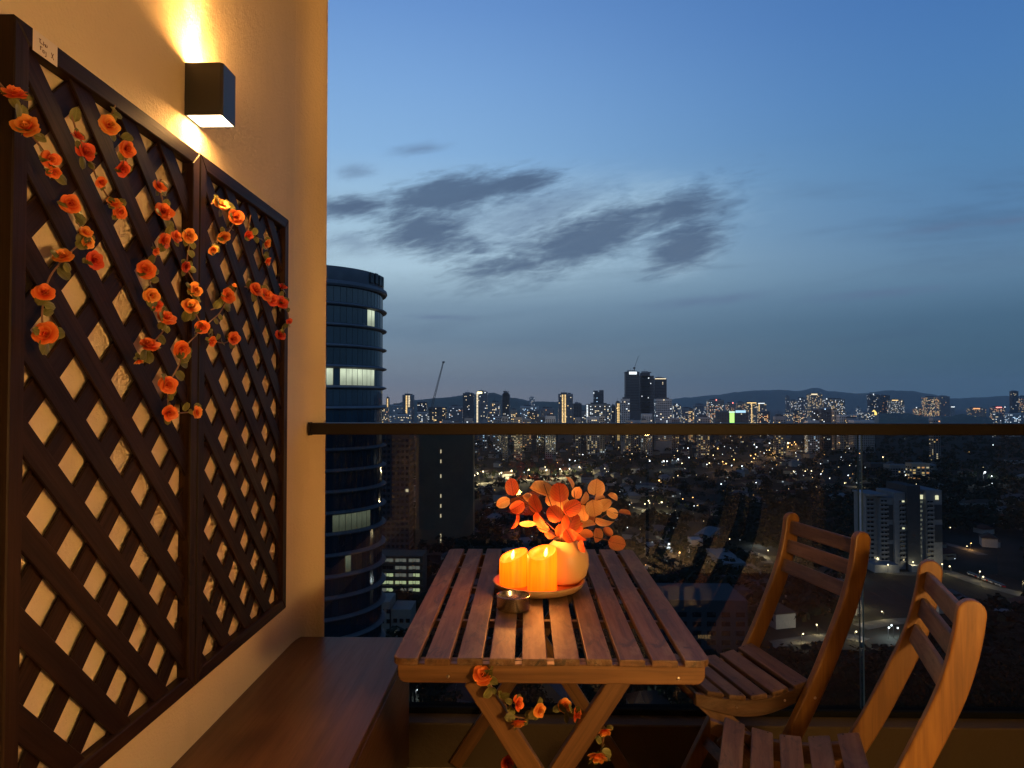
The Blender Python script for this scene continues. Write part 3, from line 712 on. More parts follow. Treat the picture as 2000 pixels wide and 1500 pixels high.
for fl_ in range(19):
    zc = zt - (fl_ + .5) * FH
    for i in range(-14, 4):
        a = (i + .5) * 2 * math.pi / NP
        p = Vector((TR_ * math.cos(a), TR_ * math.sin(a), zc)); pp = (TC + Vector((p.x, p.y, 0)))
        px = 1030 + FPX * pp.x / pp.y; k = 'd'
        if fl_ == 1 and 711 < px < 729: k = 'l'
        if fl_ == 4 and (px < 654 or 660 < px < 728): k = 'l'
        if fl_ == 11 and 654 < px < 722: k = 'm'
        if (fl_, i) in ((13, -9),): k = 'm'
        if i >= -13 or k != 'd': inst('glass_pane', PM[k], tw, p, (0, 0, a + R(90)))
        tube(mul, [(TR_ * 1.002 * math.cos(a + math.pi / NP), TR_ * 1.002 * math.sin(a + math.pi / NP), zc + s_ * (FH / 2 - .42)) for s_ in (-1, 1)], .06, 4, False)
tag(obj('mullions', mul, BLACKM, tw), kind='stuff')
for i, a in enumerate((-22, -15.5, -9, -3)):         # dark sign letters on the parapet
    bm = bmesh.new(); cbox(bm, (0, 0, 0), (1.15, .3, 2.1), .08); cbox(bm, (.0, -.16, .35), (.4, .05, .5)); obj('sign_letter', bm, BLACKM, tw, ((TR_ + .5) * math.cos(R(a)), (TR_ + .5) * math.sin(R(a)), zt + 2.0 + .1 * (i == 1)), rot=(0, 0, R(a + 90)))

# ---------------------------------------------------------------- mid-height blocks below eye level
def block(px0, px1, yt, yb, label, wall, **kw):
    kw.setdefault('ledges', False)
    kw.setdefault('group', 'blocks among the houses below'); kw.setdefault('roof', False)
    return high_rise(px0, px1, yt, 0, label, wall, ybase=yb, name='apartment_block', cat='apartment block', **kw)
block(746, 800, 842, 1112, 'tall dark slab block with a grid of windows right of the round tower', 2, lit=.01, D_=16, cw=2.6, strips=())
block(812, 924, 842, 1075, 'olive slab standing in for a warm wall reflection in the glass, with a light column', 4, lit=0, D_=14, cw=400, faces='', strips=((.44, .8, 0),), sparse=True)  # slab added in place of the lit wall's reflection in the railing glass
block(1265, 1286, 1066, 1092, 'small grey block among trees right of the table', 0, lit=.06)
block(1350, 1373, 1054, 1092, 'grey narrow slab block between the table and the far chair', 1, lit=.03, D_=10)
block(1283, 1330, 1150, 1172, 'low block with white lamps along its front', 2, lit=.2, colors=[E_WHITE])
sgn = block(1290, 1460, 1172, 1330, 'large dark housing block with an orange lit sign right of the table', 2, lit=.02, D_=24, cw=5, colors=[E_WHITE])
block(1414, 1458, 1100, 1135, 'flat roofed long white building with a stair tower left of the far chair', 0, lit=.0, D_=40)
block(1440, 1500, 1152, 1185, 'flat roofed grey hall in front of the long white building', 2, lit=.0, D_=30)
block(1738, 1775, 908, 932, 'low dim grey building behind the white apartment tower', 0, lit=.05)
block(1700, 1735, 905, 925, 'low dark building at the left behind the white apartment tower', 2, lit=.1)
block(1781, 1816, 905, 940, 'villa block with a cluster of orange lit windows', 3, lit=.45, colors=[E_GOLD, E_ORANGE, E_WARM], cw=5)
# lit sign on the housing block: a row of small orange letter shapes, unreadable at this distance
p = onY(1376, 1243, sgn.location.y - 12.6); bm = bmesh.new(); lp = p - Vector(sgn.location)
for i, s_ in enumerate((((0, 0, .25, 1.2), (.25, .5, .6, .7), (.6, .7, .85, 1.2), (.6, 0, .85, .5)), ((0, .2, .25, 1.2), (.6, .2, .85, 1.2), (.2, 0, .65, .25)), ((0, 0, .85, .25), (.6, .2, .85, .6), (0, .5, .85, .7), (0, .7, .25, 1.0), (0, 1.0, .85, 1.2)), ((0, 0, .25, 1.2), (.25, 0, .85, .2), (.25, .5, .7, .7), (.25, 1, .85, 1.2)))):
    for x0, z0, x1, z1 in s_: box(bm, (lp.x - 2.2 + i * 1.15 + x0, lp.y - .1, lp.z - .7 + z0), (lp.x - 2.2 + i * 1.15 + x1, lp.y, lp.z - .7 + z1))
obj('lit_sign', bm, em('orange_sign_glow', (1, .6, .25), .35), sgn)

# lit corridor block at the lower left
FBW = noise_mat('flats_paint', (.12, .115, .085), (.09, .085, .065), .4)
Y = onZ(780, 1172, GZ).y; a, b_ = onY(735, 1085, Y), onY(826, 1085, Y); W_ = b_.x - a.x; H = a.z - GZ
fb = thing('flats_block', 'six storey block of flats with rows of greenish white lit windows left of the table', 'block of flats', ((a.x + b_.x) / 2, Y, GZ)); FHH = H / 6.0
bm = bmesh.new(); box(bm, (-W_ / 2, .6, FHH), (W_ / 2, 14, H)); box(bm, (W_ * .12, .6, 0), (W_ / 2, 14, FHH)); obj('wall', bm, FBW, fb)
for j in range(6):
    bm = bmesh.new(); z = (j + 1) * FHH; box(bm, (-W_ / 2 - .3 if j else W_ * .12, -.7, z - FHH * .36), (W_ / 2 + .3, .62, z - FHH * .28)); box(bm, (-W_ / 2 - .3 if j else W_ * .12, -.75, z - .5), (W_ / 2 + .3, .62, z - .05)); obj('balcony_slab', bm, FBW, fb)
FLIT = em('greenish_lit_glass', (.86, 1, .55), .95); FDIM = em('grey_lit_glass', (.75, .78, .68), .32)
LITS = {5: 'ddd', 4: '-dd', 3: 'LdL', 2: 'LLL', 1: 'LdL', 0: '--d'}
for j in range(6):
    for i, fx in enumerate((-.26, .02, .31)):
        if j == 0 and i < 2: continue
        for q in range(3):
            ww = W_ * (.085 if q != 1 else .045); cx = W_ * fx + (q - 1) * W_ * .075
            m = {'L': FLIT, 'd': FDIM, '-': DKGLASS}[LITS[j][i]]
            if LITS[j][i] == 'L' and q == 0 and j % 2: m = FDIM
            bm = bmesh.new(); box(bm, (cx - ww / 2, .5, j * FHH + FHH * .12 + (.2 if q == 1 else 0)), (cx + ww / 2, .62, j * FHH + FHH * .62)); obj('window', bm, m, fb)
# darker walk-up in front of it
Y = onZ(765, 1262, GZ).y; a, b_ = onY(728, 1176, Y), onY(802, 1176, Y); W_ = b_.x - a.x; H = a.z - GZ
wb = thing('flats_block', 'dark brownish walk-up block below the lit block of flats', 'block of flats', ((a.x + b_.x) / 2, Y, GZ))
bm = bmesh.new(); box(bm, (-W_ / 2, 0, 0), (-W_ * .06, 14, H)); box(bm, (-W_ * .03, 1, 0), (W_ / 2, 14, H * .82)); obj('wall', bm, WALLC[3], wb)
for j in range(4):
    for i in range(6):
        cx = -W_ / 2 + W_ * (i + .5) / 6
        if i >= 3 and j == 3: continue
        bm = bmesh.new(); box(bm, (cx - W_ * .05, -.25 if i < 3 else .8, j * H / 4.4 + 1.2), (cx + W_ * .05, .1 if i < 3 else 1.1, j * H / 4.4 + 2.8)); obj('window', bm, FDIM if (j, i) in ((1, 1), (1, 3)) else DKGLASS, wb)

# white apartment tower on the right
Y = onZ(1770, 1112, GZ).y; x_ = lambda px: onY(px, 1000, Y).x; z_ = lambda py: onY(1770, py, Y).z - GZ
ap = thing('apartment_tower', 'white apartment tower with a dark core and a lit stair strip on the right', 'apartment tower', (x_(1770), Y, GZ)); x0 = x_(1770)
AWM = noise_mat('apartment_paint', (.23, .245, .28), (.18, .195, .225), .4, .8); ADK = noise_mat('apartment_grey', (.05, .058, .075), (.04, .047, .06), .4, .8)
def part(nm, bxs, m):
    bm = bmesh.new()
    for q in bxs: box(bm, (x_(q[0]) - x0, q[4], z_(q[3])), (x_(q[1]) - x0, q[5], z_(q[2])))
    return obj(nm, bm, m, ap)
part('left_wing', [(1701, 1722, 970, 1112, 6, 22), (1722, 1747, 973, 1112, 2, 22)], AWM); part('middle_wing', [(1747, 1768, 962, 1112, 0, 22)], AWM)
part('core', [(1768, 1793, 948, 1112, -2.5, 22)], ADK); part('right_wing', [(1807, 1838, 957, 1112, -1, 22), (1793, 1807, 965, 1112, 1.5, 22)], AWM)
part('accent_panel', [(1736, 1753, 987, 1016, 1.6, 2.05), (1736, 1753, 1026, 1056, 1.6, 2.05), (1736, 1753, 1064, 1098, 1.6, 2.05)], ADK); part('accent_panel', [(1823, 1837.5, 985, 1014, -1.3, -.95), (1823, 1837.5, 1024, 1058, -1.3, -.95)], ADK)
part('roof_slab', [(1699, 1735, 966, 970, 1, 23)], AWM)
z_lo, z_hi = z_(1098), z_(975); nfl = 14
ALIT = em('apartment_lit_glass', (1, .95, .6), 2.2); STL = em('stair_lit_wall', (.85, .88, .7), .3)
for j in range(nfl):
    z = z_lo + (z_hi - z_lo) * (j + .15) / nfl; h = (z_hi - z_lo) / nfl * .55
    for (pa, pb, yy_, nm, m) in ((1703, 1707, 5.6, 'window', DKGLASS), (1710, 1715, 5.6, 'window', DKGLASS), (1724, 1728, 1.6, 'window', DKGLASS), (1731, 1735, 1.6, 'window', DKGLASS), (1757, 1760, -.4, 'window', DKGLASS), (1762, 1766, -.4, 'window', DKGLASS), (1809, 1813, -1.4, 'window', DKGLASS), (1815, 1820, -1.4, 'window', DKGLASS)):
        mm = ALIT if (j, pa) in ((7, 1762), (13, 1762)) else m
        bm = bmesh.new(); box(bm, (x_(pa) - x0, yy_, z), (x_(pb) - x0, yy_ + .7, z + h)); obj(nm, bm, mm, ap)
    for (pa, pb, yy_) in ((1701, 1717, 4.6), (1722, 1737, .6), (1756, 1767, -1.3), (1808, 1821, -2.3)):
        bm = bmesh.new(); box(bm, (x_(pa) - x0, yy_, z - .35), (x_(pb) - x0, yy_ + 1.6, z - .1)); box(bm, (x_(pa) - x0, yy_, z - .1), (x_(pb) - x0, yy_ + .15, z + .65)); obj('balcony', bm, AWM, ap)
    bm = bmesh.new(); box(bm, (x_(1794.5) - x0, .9, z - .1), (x_(1799 + (j % 2) * 2 + j * .25) - x0, 1.45, z + h * .75)); obj('stair_light', bm, STL, ap)
for pa, pb in ((1799.5, 1804.5), (1825, 1830.5)):
    bm = bmesh.new(); box(bm, (x_(pa) - x0, -1.6 if pa > 1810 else .8, z_(975)), (x_(pb) - x0, -1.0 if pa > 1810 else 1.4, z_(967))); obj('window', bm, ALIT, ap)
part('podium', [(1693, 1740, 1097, 1112, -9, 22), (1768, 1808, 1100, 1112, -7, 0)], AWM)

# ---------------------------------------------------------------- roads with lamps
def place(px, py):
    a = 'left of the leaf branches' if px < 960 else 'behind the leaf branches' if px < 1230 else 'between table and far chair' if px < 1500 else 'past the far chair' if px < 1700 else 'right of the far chair'
    return a + (', under the rail' if py < 900 else ', in mid distance' if py < 1000 else ', far down' if py < 1150 else ', lowest of all')
taken = []
def road(pix, w_, m=ROADM, name='road'):
    P = smooth_path([onZ(px, py, GZ) for px, py in pix], 6); bm = bmesh.new(); prev = None
    for i, p in enumerate(P):
        d = (P[min(i + 1, len(P) - 1)] - P[max(i - 1, 0)]).normalized(); n_ = Vector((-d.y, d.x, 0)) * w_ / 2
        cur = [bm.verts.new(p + n_ + Vector((0, 0, .12))), bm.verts.new(p - n_ + Vector((0, 0, .12)))]
        if prev: bm.faces.new((prev[0], prev[1], cur[1], cur[0]))
        prev = cur
    for p in P[::2]:
        taken.append((p.x, p.y, w_ / 2 + 4))
        if p.y < 700: taken.append((p.x, p.y - 14, 13)); taken.append((p.x, p.y - 30, 9))   # open verge in front of the road
    tag(obj(name, bm, m), kind='structure'); return P
lampm = [None] * 3
for i in range(3):
    bm = bmesh.new(); tube(bm, [(0, 0, 0), (0, 0, 7)], .12, 5); tube(bm, [(0, 0, 7), (1.2, 0, 7.4)], .09, 4)
    r2 = bmesh.ops.create_icosphere(bm, subdivisions=1, radius=.55, matrix=Matrix.Translation((1.4, 0, 7.2)))
    for f in bm.faces:
        if all(v_ in r2['verts'] for v_ in f.verts): f.material_index = 1
    me = bpy.data.meshes.new('street_lamp'); bm.to_mesh(me); bm.free(); me.materials.append(BLACKM); me.materials.append(BULBS[i]); lampm[i] = me
LNAME = ('cool white', 'warm yellow', 'orange'); nl_ = 0
def lamp(p, kind, power=0, s_=1.0):
    global nl_; nl_ += 1
    px, py = pix_of(p)
    o = inst('street_lamp', lampm[kind], None, (p.x, p.y, GZ), (0, 0, rnd.uniform(0, 6)), s_)
    tag(o, f'tiny {LNAME[kind]} street lamp ' + place(px, py), 'street lamp', f'{LNAME[kind]} street lamps below')
    if power:
        a = bpy.data.lights.new('street_light', 'POINT'); a.energy = power * 3.2; a.color = ((.85, .95, 1), (1, .78, .42), (1, .5, .16))[kind]; a.shadow_soft_size = .6
        l = bpy.data.objects.new('street_light', a); COL.objects.link(l); l.parent = o; l.location = (1.4, 0, 6.0)
def lamps_along(P, step, kind, power=0, off=5, s_=1.0, jit=.2):
    acc = 0
    for a, b_ in zip(P, P[1:]):
        acc += (b_ - a).length
        if acc > step * rnd.uniform(1 - jit, 1 + jit):
            acc = 0; d = (b_ - a).normalized(); lamp(b_ + Vector((-d.y, d.x, 0)) * off * rnd.choice((-1, 1)), kind, power, s_)
P = road([(900, 952), (935, 946), (990, 940), (1060, 936), (1150, 930)], 16, PAVEM); lamps_along(P, 17, 1, 22000, 6, 1.7)
P = road([(1385, 925), (1430, 916), (1470, 907), (1520, 890), (1545, 878), (1580, 868)], 22); lamps_along(P, 30, 2, 6000, 8, 1.6)
P = road([(1575, 940), (1620, 946), (1690, 953), (1760, 955)], 12, PAVEM); lamps_along(P, 60, 1, 2500, 6)
P = road([(1650, 1085), (1680, 1098), (1712, 1113), (1770, 1121), (1838, 1116), (1870, 1124), (1915, 1140), (1962, 1153), (2030, 1172)], 9, PAVEM); lamps_along(P, 13, 1, 520, 4, .75)
P = road([(1835, 1060), (1870, 1068), (1920, 1084)], 7, PAVEM); lamps_along(P, 18, 2, 1500, 3, .6)
P = road([(1500, 1262), (1530, 1256), (1600, 1246), (1650, 1243), (1690, 1252)], 8, PAVEM); lamps_along(P, 14, 1, 700, 4, .6)
P = road([(1440, 1075), (1480, 1082), (1500, 1100)], 7, PAVEM); lamps_along(P, 20, 1, 1300, 4, .6)
P = road([(1310, 982), (1340, 986), (1378, 982)], 7, PAVEM); lamps_along(P, 60, 1, 1800, 4, .7)
P = road([(1240, 990), (1268, 1000), (1310, 1006)], 7, PAVEM); lamps_along(P, 32, 1, 2500, 4, 1.0)
P = road([(1680, 1225), (1740, 1215), (1800, 1212)], 8, PAVEM); lamps_along(P, 18, 1, 500, 4, .5)
P = road([(1900, 945), (1930, 944), (1962, 946)], 10, PAVEM); lamps_along(P, 22, 0, 3000, 4, 1.3)
# parked cars by the apartment tower
def car_mesh(c):
    bm = bmesh.new(); body = [(-2.2, .35), (-2.2, .8), (-1.9, .95), (-1.1, 1.0), (1.3, .95), (2.1, .8), (2.2, .35)]
    prism(bm, body, 1, -.85, .85, .06); me = bpy.data.meshes.new('body'); bm.to_mesh(me); bm.free(); me.materials.append(c); return me
carm = [car_mesh(mat('car_paint_' + n_, c, .25, spec=.6)) for n_, c in (('white', (.6, .6, .6)), ('silver', (.35, .36, .38)), ('red', (.3, .02, .02)), ('dark', (.03, .03, .035)))]
bm = bmesh.new(); prism(bm, [(-1.7, .98), (-1.2, 1.45), (.3, 1.47), (1.1, .98)], 1, -.74, .74, .05); cab = bpy.data.meshes.new('cabin'); bm.to_mesh(cab); bm.free(); cab.materials.append(DKGLASS)
bm = bmesh.new(); lathe(bm, [(0, -.1), (.32, -.1), (.32, .1), (0, .1)], 12); whl = bpy.data.meshes.new('wheel'); bm.to_mesh(whl); bm.free(); whl.materials.append(BLACKM)
CN = ('white', 'silver', 'red', 'dark')
for k in range(16):
    f = k / 15; px, py = 1893 + 66 * f, 1122 + 25 * f; p = onZ(px, py, GZ); ci = (0, 1, 0, 2, 0, 3, 1, 0, 2, 1, 0, 3, 0, 1, 0, 2)[k]
    c = thing('parked_car', f'tiny {CN[ci]} car parked in the lit row right of the white apartment tower', 'car', (p.x, p.y, GZ + .15), R(70 + rnd.uniform(-6, 6)), f'{CN[ci]} parked cars in the row')
    inst('body', carm[ci], c); inst('cabin', cab, c)
    for sx in (-1.35, 1.35):
        for sy in (-.8, .8): inst('wheel', whl, c, (sx, sy, .32), (R(90), 0, 0))

# ---------------------------------------------------------------- houses, trees, lamps of the low-rise quarter
ROOFC = [noise_mat('roof_' + n_, c, tuple(x * .75 for x in c), 1.5, .85) for n_, c in (('brown', (.10, .065, .05)), ('grey', (.13, .13, .135)), ('red', (.13, .05, .035)), ('pale', (.24, .24, .25)))]
HW = [noise_mat('house_wall_' + n_, c, tuple(x * .85 for x in c), 1.0) for n_, c in (('cream', (.34, .31, .26)), ('white', (.42, .42, .42)))]
def house_meshes(w_, d_, h, rh):
    bm = bmesh.new(); box(bm, (-w_ / 2, -d_ / 2, 0), (w_ / 2, d_ / 2, h)); box(bm, (-w_ * .28, -d_ / 2 - 1.8, 0), (w_ * .22, -d_ / 2, h * .62))
    bd = bpy.data.meshes.new('wall'); bm.to_mesh(bd); bm.free(); bm = bmesh.new(); o = .6
    e = [bm.verts.new(q) for q in ((-w_ / 2 - o, -d_ / 2 - o, h), (w_ / 2 + o, -d_ / 2 - o, h), (w_ / 2 + o, d_ / 2 + o, h), (-w_ / 2 - o, d_ / 2 + o, h), (-w_ * .22, 0, h + rh), (w_ * .22, 0, h + rh))]
    for q in ((0, 1, 5, 4), (1, 2, 5), (2, 3, 4, 5), (3, 0, 4), (3, 2, 1, 0)): bm.faces.new([e[k] for k in q])
    box(bm, (-w_ * .3, -d_ / 2 - 2.3, h * .62), (w_ * .24, -d_ / 2 + .1, h * .62 + .25))
    rf = bpy.data.meshes.new('roof'); bm.to_mesh(rf); bm.free()
    return bd, rf
HM = [house_meshes(*q) for q in ((12, 9, 6, 3), (16, 10, 6.5, 3.4), (10, 9, 3.6, 2.6), (34, 10, 6.5, 2.8))]
def with_mat(me, m):
    c = me.copy(); c.materials.clear(); c.materials.append(m); return c
HB = [[with_mat(h[0], m) for m in HW] for h in HM]; HR = [[with_mat(h[1], m) for m in ROOFC] for h in HM]
bm = bmesh.new(); cbox(bm, (0, 0, 0), (1.8, .15, 1.3)); wm0 = bpy.data.meshes.new('window'); bm.to_mesh(wm0); bm.free(); WM = [with_mat(wm0, m) for m in (E_WHITE, E_WARM, E_GOLD, E_DIM)]
RN = ('brown', 'grey', 'red', 'pale'); SZ = ('tall', 'wide', 'low', 'long terraced')
hz = random.Random(21); nh = 0
def free_spot(p, r_):
    for q in taken:
        if (q[0] - p.x) ** 2 + (q[1] - p.y) ** 2 < (q[2] + r_) ** 2: return False
    taken.append((p.x, p.y, r_)); return True
for q in (ap, fb, wb): taken.append((q.location.x, q.location.y + 8, 26))
tries = 0
while nh < 300 and tries < 6000:
    tries += 1
    px = hz.uniform(730, 2020); py = 853 + 560 * hz.random() ** 1.55
    if px > 1690 and (py < 905 or hz.random() < .62): continue
    if 1400 < px < 1680 and 985 < py < 1075: continue
    if px > 1480 and py > 1280: continue
    p = onZ(px, py, GZ); k = hz.choice((0, 0, 1, 2, 3)) if py > 1000 or px < 960 else hz.choice((0, 0, 1, 1, 2, 3))
    if not free_spot(p, (9, 11, 8, 18)[k]): continue
    nh += 1; ri = hz.choice((0, 0, 1, 1, 2, 3)); rz = hz.choice((12, 12, 102, -25, 65)) + hz.uniform(-6, 6)
    litn = hz.random() < .26
    h_ = thing('house', f'{SZ[k]} {RN[ri]} roofed house ' + ('with lit window ' if litn else '') + place(px, py), 'house', (p.x, p.y, GZ), R(rz), 'houses of the low quarter below')
    inst('wall', HB[k][hz.randrange(2)], h_); inst('roof', HR[k][ri], h_)
    if litn:
        d_ = (9, 10, 9, 10)[k]
        for q in range(hz.randint(1, 2)): inst('window', hz.choice(WM), h_, (hz.uniform(-4, 4), -d_ / 2 - 1.86, hz.uniform(1.2, 2.4)))
# tree shapes: trunk, limbs and a crown of many small leaf clumps
def tree_mesh(seed, h, r_):
    rg = random.Random(seed); bm = bmesh.new()
    tube(bm, [(0, 0, -.5), (rg.uniform(-.3, .3), rg.uniform(-.3, .3), h * .35), (rg.uniform(-.6, .6), rg.uniform(-.6, .6), h * .6)], [.38, .28, .12], 5)
    for k in range(4):
        a = rg.uniform(0, 6.28); tube(bm, [(0, 0, h * .35), (r_ * .5 * math.cos(a), r_ * .5 * math.sin(a), h * rg.uniform(.55, .75))], [.16, .06], 4)
    tr = bpy.data.meshes.new('trunk'); bm.to_mesh(tr); bm.free(); tr.materials.append(TRUNKM); bm = bmesh.new()
    lobes = [(Vector((rg.uniform(-.5, .5) * r_, rg.uniform(-.5, .5) * r_, h * rg.uniform(.5, .85))), r_ * rg.uniform(.4, .62)) for _ in range(7)]
    for c, lr in lobes:
        for _ in range(46):
            d = Vector((rg.gauss(0, 1), rg.gauss(0, 1), rg.gauss(.15, 1))).normalized(); p = c + d * lr * rg.uniform(.6, 1.05); s_ = rg.uniform(.35, .8)
            n_ = (d + Vector((rg.uniform(-.7, .7), rg.uniform(-.7, .7), rg.uniform(-.3, .8)))).normalized(); a = n_.orthogonal().normalized(); b2 = n_.cross(a)
            a, b2 = a * s_, b2 * s_
            bm.faces.new([bm.verts.new(p + a), bm.verts.new(p + b2 * .8), bm.verts.new(p - a), bm.verts.new(p - b2)])
    cr = bpy.data.meshes.new('crown'); bm.to_mesh(cr); bm.free(); return tr, cr
TM = [tree_mesh(s_, h, r_) for s_, h, r_ in ((1, 11, 5.2), (2, 14, 6.4), (3, 9, 4.4), (4, 16, 6.0))]
TCR = [[with_mat(tm[1], m) for m in (FOLM, FOLM2)] for tm in TM]
tz_ = random.Random(8); nt = 0; tries = 0; far = []
while tries < 9000:
    tries += 1
    px = tz_.uniform(700, 2040); py = 850 + 570 * tz_.random() ** 1.3
    dense = (px > 1690 and py < 1100) or (1400 < px < 1690 and 975 < py < 1100) or (px > 1480 and py > 1150)
    if not dense and tz_.random() < .45: continue
    if 1650 < px < 2010 and (1090 < py < 1212 or (px > 1825 and 1045 < py < 1212)): continue      # open field in front of the lit roads
    if 1480 < px < 1720 and 1225 < py < 1330: continue
    p = onZ(px, py, GZ)
    if abs(p.x - ap.location.x) < 36 and -40 < p.y - ap.location.y < 30: continue
    if not all((q[0] - p.x) ** 2 + (q[1] - p.y) ** 2 > (q[2] * .8 + 2) ** 2 for q in taken): continue
    far.append((p, tz_.randrange(4), tz_.uniform(.75, 1.3), tz_.uniform(0, 6.28), tz_.randrange(2)))
far.sort(key=lambda q: q[0].y)
for p, k, s_, rz, mi in far[:300]:
    o = thing('tree', ('broad dark tree ' if k in (0, 2) else 'tall dark tree ') + ('with olive crown ' if mi == 0 else '') + place(*pix_of(p)), 'tree', (p.x, p.y, GZ), rz, 'trees among the houses below'); o.scale = (s_,) * 3
    inst('trunk', TM[k][0], o); inst('crown', TCR[k][mi], o)
bm = bmesh.new(); rg = random.Random(4)
for p, k, s_, rz, mi in far[300:]:
    for _ in range(26):
        d = Vector((rg.gauss(0, 1), rg.gauss(0, 1), abs(rg.gauss(.3, .8)))).normalized(); c = Vector((p.x, p.y, GZ + 5 * s_)) + Vector((d.x * 5.2, d.y * 5.2, d.z * 6)) * s_ * rg.uniform(.6, 1); q = rg.uniform(1.0, 1.9) * s_
        a = (d + Vector((rg.uniform(-.6, .6), rg.uniform(-.6, .6), .3))).normalized(); u_ = a.orthogonal().normalized() * q; w_ = a.cross(u_)
        bm.faces.new([bm.verts.new(c + u_), bm.verts.new(c + w_ * .8), bm.verts.new(c - u_), bm.verts.new(c - w_)])
tag(obj('far_trees', bm, FOLM2), kind='stuff')
# single lamps: the ones that can be picked out, then a scatter
for px, py, kd, pw, s_ in ((984, 857, 0, 0, 2), (1168, 859, 1, 0, 2.2), (1010, 882, 0, 0, 1.6), (1062, 927, 1, 0, 1.4), (945, 942, 1, 6000, 1.8), (1115, 913, 0, 0, 1.6), (1184, 930, 1, 0, 1.4), (1266, 918, 0, 0, 1.8), (1293, 918, 0, 4000, 1.8), (1302, 917, 0, 0, 1.7), (1321, 915, 0, 3000, 1.9),
        (1330, 920, 1, 0, 1.5), (1403, 894, 2, 6000, 2.2), (1391, 901, 1, 0, 1.4), (1477, 890, 0, 4000, 2.2), (1501, 862, 0, 0, 2.2), (1474, 854, 0, 0, 2.0), (1506, 880, 0, 0, 2), (1524, 886, 1, 5000, 2.6), (1537, 888, 1, 9000, 3.0), (1430, 925, 0, 3000, 1.5), (1448, 926, 0, 0, 1.5), (1383, 919, 1, 0, 1.5),
        (1291, 957, 2, 4000, 1.5), (1268, 996, 1, 6000, 1.2), (1290, 1000, 1, 6000, 1.2), (1406, 961, 0, 0, 1.2), (1490, 969, 0, 0, 1.1), (1553, 935, 1, 1500, 1.3), (1583, 934, 1, 1500, 1.3), (1570, 933, 1, 0, 1.2), (1726, 907, 1, 2000, 1.6), (1921, 944, 0, 9000, 1.9), (1936, 960, 0, 0, 1.2), (1282, 1084, 2, 1500, .8), (1303, 1087, 0, 1500, 1.1), (1325, 1099, 2, 2500, .9),
        (1361, 1078, 0, 0, .9), (1385, 1122, 0, 0, .9), (1307, 1118, 0, 700, .9), (1448, 1198, 2, 2500, .8), (1380, 1210, 0, 0, .9), (1480, 1067, 0, 2000, .8), (1470, 1072, 1, 0, .8), (1508, 1052, 0, 0, .7), (1667, 1130, 0, 1000, .8), (1683, 1131, 0, 0, .8), (1690, 1095, 0, 1200, .8), (1678, 1189, 1, 1800, 1.0), (1670, 1212, 1, 1500, .8), (1745, 1246, 0, 1500, .7), (1735, 1248, 0, 1000, .7), (1757, 1252, 0, 0, .7),
        (1815, 1293, 1, 700, .8), (1296, 1380, 0, 500, .55), (900, 1358, 1, 300, .4), (812, 1365, 0, 300, .4), (1770, 941, 0, 0, 1.1), (1697, 942, 0, 0, 1.1), (1975, 1282, 0, 500, .5), (1940, 1283, 0, 400, .5)):
    lamp(onZ(px, py, GZ), kd, pw, s_)
lz = random.Random(31)
while nl_ < 330:
    px = lz.uniform(930, 1690); py = 852 + 300 * lz.random() ** 1.4
    if 1400 < px < 1680 and 985 < py < 1060: continue
    if lz.random() < .06: px = lz.uniform(1690, 2000)
    p = onZ(px, py, GZ); lamp(p, lz.choice((0, 0, 0, 1, 1, 2)), 0, lz.choice((.3, .4, .5, .6, .9)) * min(1.8, p.y / 700))
bm = bmesh.new()                                      # beyond the lamps one can pick out: the glitter of the far town
for k in range(420):
    px = lz.uniform(930, 1700) if k % 9 else lz.uniform(700, 2000); py = 850 + 230 * lz.random() ** 2.0
    if 1400 < px < 1680 and 985 < py < 1060: continue
    p = onZ(px, py, GZ); r_ = .30 * lz.uniform(.5, 1.2) * min(2.2, p.y / 600); q = len(bm.faces)
    bmesh.ops.create_icosphere(bm, subdivisions=1, radius=r_, matrix=Matrix.Translation((p.x, p.y, GZ + lz.uniform(4, 9))))
    bm.faces.ensure_lookup_table(); mi = lz.choice((0, 0, 0, 1, 1, 1, 2, 2, 3, 4))
    for f in bm.faces[q:]: f.material_index = mi
tag(obj('far_lights', bm, SPARK), kind='stuff')
